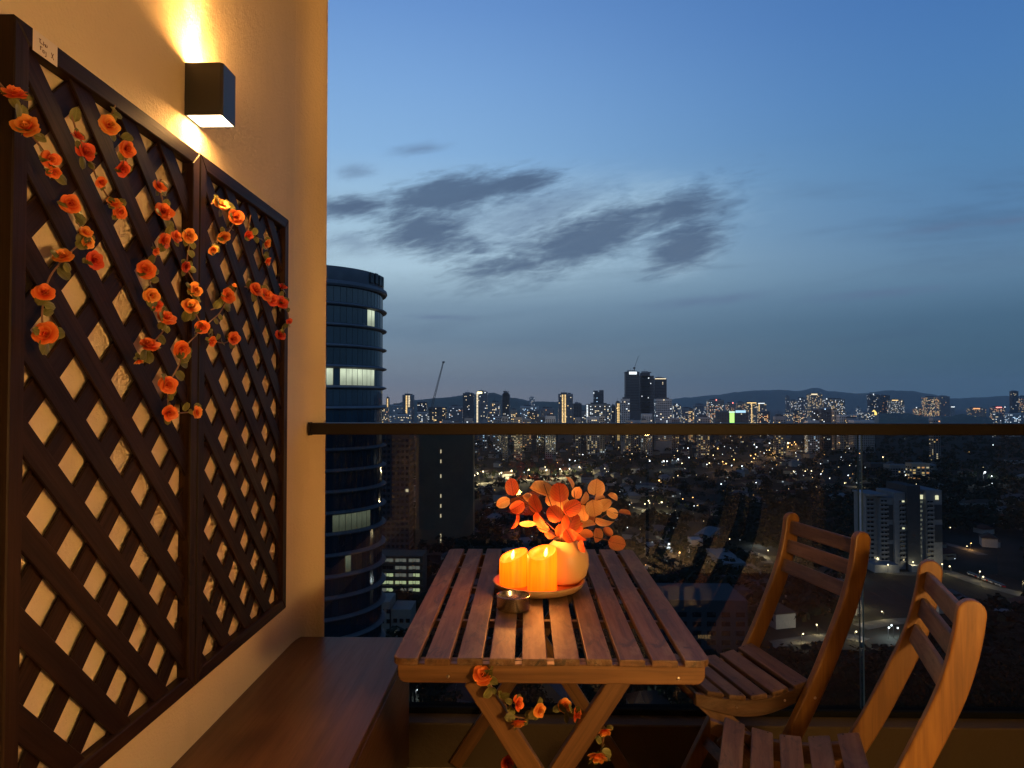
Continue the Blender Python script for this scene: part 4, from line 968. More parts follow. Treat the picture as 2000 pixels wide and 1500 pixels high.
# ================================================================== TRELLISES
XT = -.750
def plate_yz(poly, x0, x1, bev=.0015):
    bm = bmesh.new(); cy = sum(p[0] for p in poly) / len(poly); cz = sum(p[1] for p in poly) / len(poly)
    prism(bm, [(p[0] - cy, p[1] - cz) for p in poly], 0, x0 - (x0 + x1) / 2, x1 - (x0 + x1) / 2, bev)
    return bm, Vector(((x0 + x1) / 2, cy, cz))
def trellis(Y0, Y1, Z0, Z1, cA, cB, label):
    root = thing('trellis', label, 'trellis', (XT, (Y0 + Y1) / 2, Z0), 0, 'wooden trellises on the wall')
    L = Vector(root.location); F = .032
    for nm, poly, ax in (('stile', [(Y0, Z0), (Y0 + F, Z0 + F), (Y0 + F, Z1 - F), (Y0, Z1)], 2), ('stile', [(Y1, Z0), (Y1, Z1), (Y1 - F, Z1 - F), (Y1 - F, Z0 + F)], 2),
                         ('frame_rail', [(Y0, Z0), (Y1, Z0), (Y1 - F, Z0 + F), (Y0 + F, Z0 + F)], 1), ('frame_rail', [(Y0, Z1), (Y0 + F, Z1 - F), (Y1 - F, Z1 - F), (Y1, Z1)], 1)):
        bm, c = plate_yz(poly, XW + .0006, XT, .002); obj(nm, bm, TRW[ax], root, c - L)
    p = .1425; hw = .0213 * math.sqrt(2)
    y0, y1, z0, z1 = Y0 + F - .012, Y1 - F + .012, Z0 + F - .012, Z1 - F + .012
    for sgn, c0, x0, x1 in ((1, cA, -.7650, -.7590), (-1, cB, -.7722, -.7656)):
        for k in range(-16, 17):
            c = c0 + p * (k + .5)
            poly = [(y0, z0), (y1, z0), (y1, z1), (y0, z1)]
            f = lambda q: q[1] + sgn * q[0] - c
            poly = clip_poly(poly, lambda q: f(q) + hw)
            if len(poly) > 2: poly = clip_poly(poly, lambda q: hw - f(q))
            if len(poly) < 3: continue
            A = abs(sum(poly[i][0] * poly[(i + 1) % len(poly)][1] - poly[(i + 1) % len(poly)][0] * poly[i][1] for i in range(len(poly)))) / 2
            if A < 2e-4: continue
            bm, ce = plate_yz(poly, x0, x1, .001)
            # grain along the slat: the mesh is turned so that its length lies on local Y
            ang = -R(45) * sgn
            bmesh.ops.rotate(bm, verts=bm.verts, cent=(0, 0, 0), matrix=Matrix.Rotation(-ang, 3, 'X'))
            obj('slat', bm, TRW[1], root, ce - L, rot=(ang, 0, 0))
    return root
T1 = trellis(1.012, 1.600, .565, 1.776, 2.426, -.084, 'near dark wooden lattice trellis with a paper label on its top rail')
T2 = trellis(1.604, 2.207, .565, 1.778, 2.604, -.956, 'far dark wooden lattice trellis, the one next to the glass railing')
# paper label on the top rail of the near trellis, with its faded handwriting
L = Vector(T1.location)
bm = bmesh.new(); box(bm, (XT, 1.049, 1.7415), (XT + .0006, 1.105, 1.7745))
lab = obj('paper_label', bm, PAPER, T1, -L)
bm = bmesh.new()
def stroke(pts): tube(bm, [(XT + .0008, 1.049 + a, 1.7415 + b_) for a, b_ in pts], .0006, 4)
for s_ in (((.013, .024), (.017, .0245)), ((.015, .0245), (.0148, .019)), ((.0148, .019), (.021, .0185)), ((.023, .024), (.0232, .0175)), ((.0232, .0205), (.026, .021), (.0275, .0175)),
           ((.028, .0225), (.0285, .018), (.031, .0185), (.0312, .022)), ((.016, .014), (.0162, .008)), ((.016, .0138), (.02, .0135)), ((.0215, .0105), (.0245, .011), (.0245, .0065), (.0215, .0068), (.0215, .0105)),
           ((.0265, .010), (.029, .0105), (.029, .003), (.0265, .003)), ((.041, .016), (.0465, .0065)), ((.046, .016), (.0415, .0075))):
    stroke(s_)
obj('handwriting', bm, INK, lab)

# ================================================================== WALL LAMP
def wall_lamp(LY, label):
    LX, LZ0, LZ1 = -.735, 1.856, 1.976
    t_ = thing('wall_lamp', label, 'wall lamp', (XW, LY, LZ0))
    L = Vector(t_.location)
    bm = bmesh.new()
    x0, x1, y0, y1, th = XW + .001, -.690, LY - .040, LY + .038, .003
    outer = [(x0, y0), (x1 - .006, y0), (x1, y0 + .006), (x1, y1 - .006), (x1 - .006, y1), (x0, y1)]
    inner = [(x0 + th, y0 + th), (x1 - th, y0 + th), (x1 - th, y0 + th + .003), (x1 - th, y1 - th - .003), (x1 - th, y1 - th), (x0 + th, y1 - th)]
    V = {}
    for k, poly in (('o', outer), ('i', inner)):
        for z in (LZ0, LZ1): V[k, z] = [bm.verts.new((p[0], p[1], z)) for p in poly]
    for i in range(6):
        j = (i + 1) % 6
        bm.faces.new((V['o', LZ0][i], V['o', LZ0][j], V['o', LZ1][j], V['o', LZ1][i])); bm.faces.new((V['i', LZ0][j], V['i', LZ0][i], V['i', LZ1][i], V['i', LZ1][j]))
        bm.faces.new((V['o', LZ1][i], V['o', LZ1][j], V['i', LZ1][j], V['i', LZ1][i])); bm.faces.new((V['o', LZ0][j], V['o', LZ0][i], V['i', LZ0][i], V['i', LZ0][j]))
    obj('housing', bm, BLACKM, t_, -L)
    for z, sg in ((LZ1 - .004, 1), (LZ0 + .004, -1)):
        bm = bmesh.new(); box(bm, (x0 + .004, y0 + .004, z - .002), (x1 - .004, y1 - .004, z)); obj('diffuser', bm, LAMPON, t_, -L)
        a = bpy.data.lights.new('lamp_glow', 'AREA'); a.shape = 'DISK'; a.size = .05; a.energy = 4.2 if sg > 0 else 2.6; a.color = (1, .47, .12)
        o = bpy.data.objects.new('lamp_glow', a); COL.objects.link(o); o.parent = t_
        o.location = Vector((LX, LY, z + sg * .0045)) - L; o.rotation_euler = (R(180) if sg > 0 else 0, 0, 0)
        a = bpy.data.lights.new('lamp_beam', 'SPOT'); a.energy = 26.0; a.spot_size = R(50); a.spot_blend = .75; a.shadow_soft_size = .012; a.color = (1, .53, .15)
        o = bpy.data.objects.new('lamp_beam', a); COL.objects.link(o); o.parent = t_
        o.location = Vector((LX - .015, LY, z + sg * .005)) - L; o.rotation_euler = Vector((.04, .0, -sg)).to_track_quat('Z', 'Y').to_euler()
wall_lamp(1.617, 'black box wall lamp shining up and down above the joint of the trellises')

# ================================================================== BENCH
t_ = thing('bench', 'low dark brown wooden bench box along the wall under the trellises', 'bench', (-.585, 1.6, 0))
L = Vector(t_.location)
bm = bmesh.new(); cbox(bm, (0, 0, 0), (.39, 1.86, .022), .002); obj('top_board', bm, BNW, t_, Vector((-.585, 1.48, .399)) - L)
bm = bmesh.new(); cbox(bm, (0, 0, 0), (.018, 1.86, .385), .001); obj('back_panel', bm, BNW, t_, Vector((-.765, 1.48, .195)) - L)
for y in (.58, 1.48, 2.38):
    bm = bmesh.new(); cbox(bm, (0, 0, 0), (.35, .018, .385), .001); obj('side_panel', bm, BNW, t_, Vector((-.585, y, .195)) - L)
for y in (1.03, 1.93):
    bm = bmesh.new(); cbox(bm, (0, 0, 0), (.016, .88, .37), .0015); obj('door', bm, BNW, t_, Vector((-.4, y, .195)) - L)

# ================================================================== TABLE
TX0, TX1, TY0, TY1, TZ = -.262, .352, 1.385, 2.405, .710
t_ = thing('folding_table', 'slatted brown wooden folding table with crossed legs', 'table', ((TX0 + TX1) / 2, (TY0 + TY1) / 2, 0))
L = Vector(t_.location); TABLE = t_
pit = (TX1 - TX0 - .049) / 9
for i in range(10):
    w2, l2 = .0245, (TY1 - TY0) / 2
    poly = [(-w2, -l2), (w2, -l2), (w2, l2), (-w2, l2)]
    def rounded(i0):                                            # rounded outer corner of the edge slats
        r_ = .02; c = poly[i0]; sx = -1 if c[0] < 0 else 1; sy = -1 if c[1] < 0 else 1
        cc = (c[0] - sx * r_, c[1] - sy * r_)
        q = [(cc[0] + sx * r_ * math.cos(a), cc[1] + sy * r_ * math.sin(a)) for a in [R(90) * k / 5 for k in range(6)]]
        return q
    if i in (0, 9):
        P = []
        for k, c in enumerate(poly):
            if (c[0] < 0) == (i == 0):
                q = rounded(k)
                # keep the polygon order
                pv = poly[k - 1]
                if (Vector(q[0]) - Vector(pv)).length > (Vector(q[-1]) - Vector(pv)).length: q = q[::-1]
                P += q
            else: P.append(c)
        poly = P
    bm = bmesh.new(); prism(bm, poly, 2, -.007, .007, .002, 2)
    obj('slat', bm, WX[1], t_, Vector((TX0 + .0245 + pit * i, (TY0 + TY1) / 2 + rnd.uniform(-.002, .002), TZ - .007)) - L)
for y in (1.405, 2.385):
    hw, hh = (TX1 - TX0) / 2 - .008, .0185
    poly = [(-hw, hh), (-hw, -hh + .018)] + [(-hw + .018 - .018 * math.cos(a), -hh + .018 - .018 * math.sin(a)) for a in [R(90) * k / 5 for k in range(1, 6)]]
    poly += [(-p[0], p[1]) for p in poly[::-1]]
    bm = bmesh.new(); prism(bm, poly, 1, -.0105, .0105, .002)
    obj('apron', bm, LGW[0], t_, Vector(((TX0 + TX1) / 2, y, TZ - .0142 - .0185)) - L)
for y in (1.425, 1.675, 1.965, 2.2):
    bm = bmesh.new(); cbox(bm, (0, 0, 0), (TX1 - TX0 - .05, .018, .016), .0015)
    obj('batten', bm, WX[0], t_, Vector(((TX0 + TX1) / 2, y, TZ - .0145 - .008)) - L)
def bar(a, b_, w, th, side, m, name, parent, L, bev=.002, end_round=False):
    """a straight board from a to b_: width w in the plane, thickness th along `side`"""
    a, b_ = Vector(a), Vector(b_); d = b_ - a; n = Vector(side).normalized(); q = d.cross(n).normalized()
    bm = bmesh.new(); cbox(bm, (0, 0, 0), (th, w, d.length), bev)
    M3 = Matrix((n, q, d.normalized())).transposed()
    o = obj(name, bm, m, parent, (a + b_) / 2 - L); o.rotation_euler = M3.to_euler(); return o
for y, yo in ((1.427, .0), (2.35, .0)):
    bar((-.108, y, .657), (.318, y, .004), .042, .02, (0, 1, 0), LGW[2], 'leg', t_, L)
    bar((.192, y + .023, .657), (-.24, y + .023, .004), .042, .02, (0, 1, 0), LGW[2], 'leg', t_, L)
for i, x in enumerate((-.155, .292)):
    bm = bmesh.new(); lathe(bm, [(0, .003), (.003, .0022), (.0035, 0)], 10)
    obj('screw', bm, SCREW, t_, Vector((x, 1.3945, .672)) - L, rot=(R(90), 0, 0))

# ================================================================== CHAIRS
def folding_chair(label, loc, rz):
    root = thing('folding_chair', label, 'chair', loc, rz, 'slatted wooden folding chairs by the table')
    prof = [(.829, .141), (.78, .134), (.72, .120), (.66, .100), (.59, .070), (.50, .029), (.44, -.002), (.36, -.046), (.26, -.104), (.14, -.172), (.0, -.252)]
    P = [Vector((x, 0, z)) for z, x in prof]
    Ps = smooth_path(P, 3)
    for sy in (-1, 1):
        bm = bmesh.new(); wd, th = .0235, .0115
        Lf, Rt = [], []
        for i, p in enumerate(Ps):
            d = (Ps[min(i + 1, len(Ps) - 1)] - Ps[max(i - 1, 0)]).normalized(); n = Vector((-d.z, 0, d.x))
            k = 1.0
            Lf.append(p + n * wd * k); Rt.append(p - n * wd * k)
        d0 = (Ps[0] - Ps[1]).normalized(); n0 = Vector((d0.z, 0, -d0.x))
        cap = [Ps[0] + n0 * wd * math.cos(a) + d0 * wd * math.sin(a) for a in [math.pi * k / 9 for k in range(1, 9)]]
        if (cap[0] - Lf[0]).length > (cap[0] - Rt[0]).length: cap = cap[::-1]
        loop = Lf[::-1] + cap + Rt
        prism(bm, [(q.x, q.z - .45) for q in loop], 1, -th, th, .004, 2)
        po = obj('post', bm, CHP[2], root, (0, sy * .1665, .45))
        for bx, bz in ((-.010, .418),):
            bm = bmesh.new(); lathe(bm, [(0, .0025), (.0035, .0018), (.0042, 0)], 10); obj('bolt', bm, SCREW, po, (bx, sy * .0116, bz - .45), rot=(R(-90) * sy, 0, 0))
    def at_post(z):
        for (z0, x0), (z1, x1) in zip(prof, prof[1:]):
            if z1 <= z <= z0:
                k = (z - z0) / (z1 - z0); return x0 + (x1 - x0) * k, math.atan2(x0 - x1, z0 - z1)
    for z in (.808, .749, .690):
        x, a = at_post(z)
        bm = bmesh.new(); cbox(bm, (0, 0, 0), (.012, .312, .041), .003, seg=2)
        obj('back_slat', bm, CHW[1], root, (x - .004, 0, z), rot=(0, a, 0))
    def seat_z(x):                                          # the seat is dished
        k = (x + .34) / .34; return .449 - .030 * math.sin(math.pi * max(0, min(1, k))) ** 1.2
    for i in range(5):
        x = -.030 - i * .0625
        a = math.atan2(seat_z(x - .01) - seat_z(x + .01), .02)
        bm = bmesh.new(); cbox(bm, (0, 0, 0), (.048, .300 if i else .306, .013), .003, seg=2)
        obj('seat_slat', bm, CHW[1], root, (x, 0, seat_z(x)), rot=(0, a, 0))
    for sy in (-1, 1):
        bm = bmesh.new()
        xs = [-.335 + .33 * k / 12 for k in range(13)]
        top = [(x, seat_z(x) - .0075 - .43) for x in xs]
        bot = [(x, seat_z(x) - .0075 - .032 - .012 * math.sin(math.pi * k / 12) - .43) for k, x in enumerate(xs)]
        prism(bm, top + bot[::-1], 1, -.009, .009, .002)
        sr = obj('side_rail', bm, CHW[0], root, (0, sy * .139, .43))
        for x in (-.08, -.22):
            bm = bmesh.new(); lathe(bm, [(0, .002), (.003, .0015), (.0034, 0)], 10)
            obj('screw', bm, SCREW, sr, (x, sy * .0092, seat_z(x) - .43 - .026), rot=(R(-90) * sy, 0, 0))
        bar((-.305, sy * .118, .415), (.135, sy * .118, .004), .045, .018, (0, 1, 0), CHW[2], 'rear_leg', root, Vector())
    bm = bmesh.new()
    for i in range(5):
        x = -.030 - i * .0625
        for sy in (-1, 1):
            for ddx in (-.013, .013):
                c = Vector((x + ddx, sy * .1395, seat_z(x) + .0064))
                cbox(bm, c, (.0035, .0045, .0012))
    tag(obj('nail_heads', bm, mat('nail', (.03, .025, .02), .6), root), kind='stuff')
    for xx, zz, yy in ((-.012, .405, .155), (-.29, .085 + .32, .128)):
        bm = bmesh.new(); tube(bm, [(xx, -yy, zz), (xx, yy, zz)], .008, 8); obj('dowel', bm, CHW[1], root)
    for z, yy in ((.16, .156),):
        x, a = at_post(z); bm = bmesh.new(); cbox(bm, (0, 0, 0), (.014, 2 * yy, .03), .002); obj('stretcher', bm, CHW[1], root, (x, 0, z), rot=(0, a, 0))
    return root
def chair_at(label, pl, pr):
    """pl, pr: seat-level positions of the two back posts as seen from the seat side"""
    s_ = (Vector(pl) - Vector(pr)); c = (Vector(pl) + Vector(pr)) / 2
    rz = math.atan2(s_.y, s_.x) - R(90)
    return folding_chair(label, (c.x, c.y, 0), rz)
chair_at('wooden folding chair at the far right corner of the table, by the glass', (.705, 2.262), (.772, 1.945))
chair_at('wooden folding chair nearest the camera, cut off at the lower right corner', (.764, 1.652), (.668, 1.362))

# ================================================================== TRAY, CANDLES, VASE, BOWL
bm = bmesh.new(); lathe(bm, [(0, 0), (.092, 0), (.108, .006), (.119, .018), (.122, .0245), (.1205, .026), (.117, .024), (.106, .012), (.095, .0075), (0, .0065)], 64)
TR = Vector((.030, 1.893, TZ + .0005))
o = obj('round_tray', bm, TRAYW, None, TR, smooth=True); tag(o, 'round shallow wooden tray under the candles and vase', 'tray')
def candle(label, loc, r, h, slope, phi, flame_z, fx, seed):
    root = thing('candle', label, 'candle', loc, 0, 'lit pillar candles on the tray')
    rg = random.Random(seed); seg = 56
    ph = [rg.uniform(-1, 1) for _ in range(seg)]
    top = lambda a: h + slope * math.cos(a - phi) + .0012 * math.sin(2 * a + seed) + .0007 * math.sin(3 * a + 2 * seed)
    groove = [1 + .006 * math.sin(k * 1.9 + seed) + .004 * ph[k] for k in range(seg)]
    bm = bmesh.new(); rings = []
    for f, rr in ((0, .985), (.02, 1.0), (.3, 1.0), (.6, 1.0), (.85, 1.0), (.97, .99)):
        rings.append([bm.verts.new((r * rr * groove[k] * math.cos(2 * math.pi * k / seg), r * rr * groove[k] * math.sin(2 * math.pi * k / seg), f * top(2 * math.pi * k / seg))) for k in range(seg)])
    for rr, dzz in ((.955, .0), (.90, -.0015), (.84, -.008), (.70, -.016)):
        rings.append([bm.verts.new((r * rr * math.cos(2 * math.pi * k / seg), r * rr * math.sin(2 * math.pi * k / seg), top(2 * math.pi * k / seg) + dzz)) for k in range(seg)])
    for A, B in zip(rings, rings[1:]):
        for k in range(seg): bm.faces.new((A[k], A[(k + 1) % seg], B[(k + 1) % seg], B[k]))
    bm.faces.new(rings[-1]); bm.faces.new(rings[0][::-1])
    obj('wax_body', bm, WAX, root, smooth=True)
    bm = bmesh.new(); lathe(bm, [(0, 0), (.003, .003), (.0048, .008), (.0042, .014), (.0022, .020), (0, .025)], 14)
    fo = obj('flame', bm, FLAME, root, (fx, -.004, flame_z), smooth=True, rot=(0, R(10), 0))
    a = bpy.data.lights.new('candle_light', 'POINT'); a.energy = 1.6; a.color = (1, .33, .06); a.shadow_soft_size = .012
    l = bpy.data.objects.new('candle_light', a); COL.objects.link(l); l.parent = root; l.location = (fx + .002, -.006, flame_z + .030)
    return root
tz = TZ + .0085
candle('shorter lit yellow pillar candle on the left of the tray', (-.037, 1.905, tz), .0375, .080, .0145, R(30), .068, -.004, 3)
candle('taller lit yellow pillar candle at the front of the tray touching the vase', (.038, 1.858, tz), .0385, .098, .013, R(55), .085, .008, 8)
bm = bmesh.new()
lathe(bm, [(0, 0), (.036, 0), (.041, .003), (.055, .022), (.0625, .05), (.0605, .076), (.05, .098), (.038, .108), (.0345, .1115), (.0335, .1145), (.0315, .1145), (.0315, .110), (.045, .095), (.054, .06), (.035, .012), (0, .010)], 56)
o = obj('vase', bm, CERAM, None, (.104, 1.932, tz), smooth=True); tag(o, 'round cream ceramic vase holding the orange leaf branches', 'vase')
bm = bmesh.new()
lathe(bm, [(0, 0), (.036, 0), (.0385, .0015), (.0395, .004), (.0398, .0335), (.0402, .0345), (.0392, .0348), (.0384, .0335), (.038, .005), (.036, .003), (0, .003)], 64)
o = obj('metal_bowl', bm, STEEL, None, (-.0335, 1.712, TZ + .0005), smooth='auto'); tag(o, 'small brushed steel bowl in front of the tray', 'bowl')

# ================================================================== LEAF BRANCHES IN THE VASE
def leaf_mesh(name, fold, curl, asp=1.0, n=9):
    """round leaf, stem end at the origin, tip at y = 1"""
    bm = bmesh.new(); uvl = bm.loops.layers.uv.new('UVMap'); rows = []
    for j in range(n + 1):
        t_ = j / n; hw = .5 * asp * math.sqrt(max(0, 1 - (2 * t_ ** .93 - 1) ** 2)) if 0 < j < n else 0
        xs = [0] if hw == 0 else [-1, -.5, 0, .5, 1]
        rows.append([(bm.verts.new((s_ * hw, t_, fold * abs(s_ * hw) ** 1.3 * 2 - curl * (t_ - .3) ** 2 + .03 * math.sin(4 * t_ + 3 * s_))), (.5 + s_ * hw / asp, t_)) for s_ in xs])
    def face(*q):
        f = bm.faces.new([x[0] for x in q])
        for lp, x in zip(f.loops, q): lp[uvl].uv = x[1]
    for A, B in zip(rows, rows[1:]):
        if len(A) == 1:
            for k in range(4): face(A[0], B[k + 1], B[k])
        elif len(B) == 1:
            for k in range(4): face(A[k], A[k + 1], B[0])
        else:
            for k in range(4): face(A[k], A[k + 1], B[k + 1], B[k])
    me = bpy.data.meshes.new(name); bm.to_mesh(me); bm.free()
    for p in me.polygons: p.use_smooth = True
    return me
def mats_copy(me, m):
    c = me.copy(); c.materials.clear(); c.materials.append(m); return c
LM = [leaf_mesh('leaf', .22, .25), leaf_mesh('leaf', -.2, .5), leaf_mesh('leaf', .4, -.25), leaf_mesh('leaf', .12, .6, .9), leaf_mesh('leaf', .3, .1, .88)]
LMM = [[mats_copy(me, m) for me in LM] for m in EUC]
VB = Vector((.104, 1.932, tz + .112))
bq = thing('leaf_branch', 'bunch of artificial round orange and red leaves on twigs in the vase', 'leaf branches', VB)
# px, py of the leaf centre, long and short size, direction of its tip in degrees, tone, depth offset
LV = [(1000, 951, 36, 30, 100, 0, -.01), (982, 979, 30, 21, 200, 1, -.02), (1010, 990, 33, 25, 215, 0, -.03), (1045, 985, 38, 27, 115, 0, -.02), (1006, 1017, 37, 7, 260, 0, -.03),
      (1057, 963, 50, 27, 165, 1, .06), (1078, 976, 30, 24, 20, 1, .07), (1093, 962, 40, 36, 95, 0, -.02), (1084, 1004, 36, 32, 130, 0, -.05), (1116, 991, 40, 30, 35, 0, -.04), (1116, 1019, 42, 36, 65, 0, -.04),
      (1057, 1016, 40, 19, 125, 0, -.04), (1032, 1029, 36, 11, 196, 1, -.03), (1060, 1030, 28, 18, 160, 0, -.02), (1116, 942, 27, 9, 108, 1, .02), (1164, 951, 36, 33, 85, 1, .03),
      (1197, 971, 23, 14, 150, 1, .03), (1160, 993, 36, 34, 280, 1, -.01), (1143, 974, 26, 16, 60, 1, .02), (1181, 986, 32, 22, 50, 1, .02), (1196, 1003, 26, 20, 330, 1, .02), (1219, 1005, 26, 7, 345, 2, .02),
      (1140, 1002, 34, 24, 100, 1, .0), (1180, 1021, 40, 16, 335, 1, .0), (1147, 1022, 32, 15, 20, 1, -.01), (1145, 1045, 30, 19, 5, 2, .03), (1166, 1046, 32, 20, 280, 2, .04), (1112, 1046, 30, 26, 120, 0, -.04),
      (1130, 1050, 34, 14, 315, 0, -.05), (1141, 1066, 26, 11, 290, 0, -.055), (1205, 1061, 36, 29, 350, 2, .03), (1100, 985, 30, 26, 95, 1, .04), (1128, 962, 26, 20, 70, 1, .06), (1075, 1042, 24, 16, 140, 2, .03),
      (1095, 1036, 28, 22, 80, 0, -.02), (1172, 975, 24, 20, 20, 1, .05), (1128, 1030, 26, 20, 40, 0, -.01), (1030, 975, 24, 16, 150, 1, .02), (1186, 1040, 24, 15, 300, 2, .05), (1152, 1012, 28, 22, 250, 2, .04)]
rg = random.Random(5)
base_pts = []
for (px, py, ln, sh, ang, tone, ddy) in LV:
    Yd = 1.925 + ddy; k = Yd / FPX
    c = onY(px, py, Yd); length = ln * k * .97
    d = Vector((math.cos(R(ang)), rg.uniform(-.3, .3) * .6, math.sin(R(ang)))).normalized()
    width = max(sh, .78 * ln) * k
    tilt = math.acos(min(1, sh * k / width)) * rg.choice((-1, 1))
    nz = Vector((0, -1, .15)); nz = (nz - d * nz.dot(d)).normalized(); nz = Matrix.Rotation(tilt, 3, d) @ nz
    xx = d.cross(nz).normalized(); M3 = Matrix((xx, d, nz)).transposed()
    o = inst('leaf', rg.choice(LMM[tone]), bq, c - d * length / 2 - VB, M3.to_quaternion(), (width / .98, length, length))
    base_pts.append((c - d * length * .5, px, py))
def twig(pix, r0=.0021):
    bm = bmesh.new(); P = [onY(px, py, 1.925 + ddy) - VB for px, py, ddy in pix]
    P = [Vector((rg.uniform(-.012, .012), rg.uniform(-.012, .012), -.06)), Vector((rg.uniform(-.015, .015), rg.uniform(-.015, .01), .004))] + P
    P = smooth_path(P, 4); tube(bm, P, [r0 * (1 - .55 * i / len(P)) for i in range(len(P))], 5); obj('twig', bm, TWIG, bq)
for pix in ([(1085, 1036, -.02), (1058, 1010, -.03), (1028, 982, -.02), (1008, 968, -.01)], [(1098, 1030, -.02), (1096, 1004, -.02), (1094, 975, -.015)], [(1090, 1020, .03), (1076, 985, .04), (1062, 945, .05)],
            [(1125, 1038, .0), (1158, 1022, .01), (1190, 1002, .02), (1212, 1004, .02)], [(1112, 1030, .02), (1138, 990, .02), (1164, 965, .03)], [(1112, 1020, .02), (1122, 985, .02), (1121, 958, .02)],
            [(1085, 1048, -.03), (1065, 1036, -.03), (1048, 1030, -.03)], [(1120, 1050, .02), (1150, 1048, .03), (1192, 1056, .03)], [(1112, 1042, -.03), (1114, 1018, -.04), (1104, 1000, -.04)], [(1120, 1028, .02), (1150, 985, .04), (1185, 972, .03)]):
    twig(pix)

# ================================================================== ROSE GARLANDS
def petal_mesh(Lp, Wp, th, curl, cup, seed, nu=4, nv=5):
    rg = random.Random(seed); bm = bmesh.new(); uvl = bm.loops.layers.uv.new('UVMap'); G = []
    p1, p2 = rg.uniform(0, 6), rg.uniform(0, 6)
    for j in range(nv + 1):
        t_ = j / nv; row = []
        for i in range(nu + 1):
            s_ = -1 + 2 * i / nu
            w = Wp * 1.12 * (math.sin(math.pi * (.10 + .56 * t_)) ** .8)
            tt = t_ * (1 - .20 * s_ * s_ * t_)
            out = Lp * math.sin(th) * tt + curl * Lp * tt ** 3 - cup * Wp * s_ * s_ * math.sin(math.pi * min(1, t_ * .8 + .1)) + .004 * Lp
            z = Lp * math.cos(th) * tt - .45 * curl * Lp * tt ** 3 + .06 * Lp * t_ * math.sin(3 * s_ + p1) + .04 * Lp * t_ * math.sin(6 * s_ + p2)
            row.append((bm.verts.new((s_ * w, out, z)), (i / nu, t_)))
        G.append(row)
    for j in range(nv):
        for i in range(nu):
            q = (G[j][i], G[j][i + 1], G[j + 1][i + 1], G[j + 1][i]); f = bm.faces.new([x[0] for x in q])
            for lp, x in zip(f.loops, q): lp[uvl].uv = x[1]
    me = bpy.data.meshes.new('petal'); bm.to_mesh(me); bm.free()
    for p in me.polygons: p.use_smooth = True
    return me
# unit rose: about 1 across
LAY = [(3, petal_mesh(.40, .17, R(4), -.05, .75, 1), .035), (4, petal_mesh(.46, .24, R(24), .12, .5, 2), .05), (5, petal_mesh(.50, .29, R(52), .22, .32, 3), .06), (5, petal_mesh(.47, .30, R(78), .14, .15, 4), .06)]
LAYM = [[(n, mats_copy(me, m), off) for n, me, off in LAY] for m in PET]
def core_mesh(m):
    bm = bmesh.new(); lathe(bm, [(0, -.06), (.07, -.03), (.10, .06), (.085, .2), (.05, .31), (0, .34)], 10)
    for k in range(5):
        a = k * 2 * math.pi / 5
        v_ = [bm.verts.new(Matrix.Rotation(a, 3, 'Z') @ Vector(p)) for p in ((-.07, .02, -.05), (.07, .02, -.05), (.08, .2, -.03), (0, .36, -.10), (-.08, .2, -.03))]
        f = bm.faces.new(v_); f.material_index = 1
    me = bpy.data.meshes.new('rose'); bm.to_mesh(me); bm.free(); me.materials.append(m); me.materials.append(GLEAF)
    for p in me.polygons: p.use_smooth = True
    return me
COREM = [core_mesh(m) for m in PET]
GL = [mats_copy(leaf_mesh('leaf', .2, .2, .8, 6), GLEAF), mats_copy(leaf_mesh('leaf', -.12, .35, .72, 6), GLEAF)]
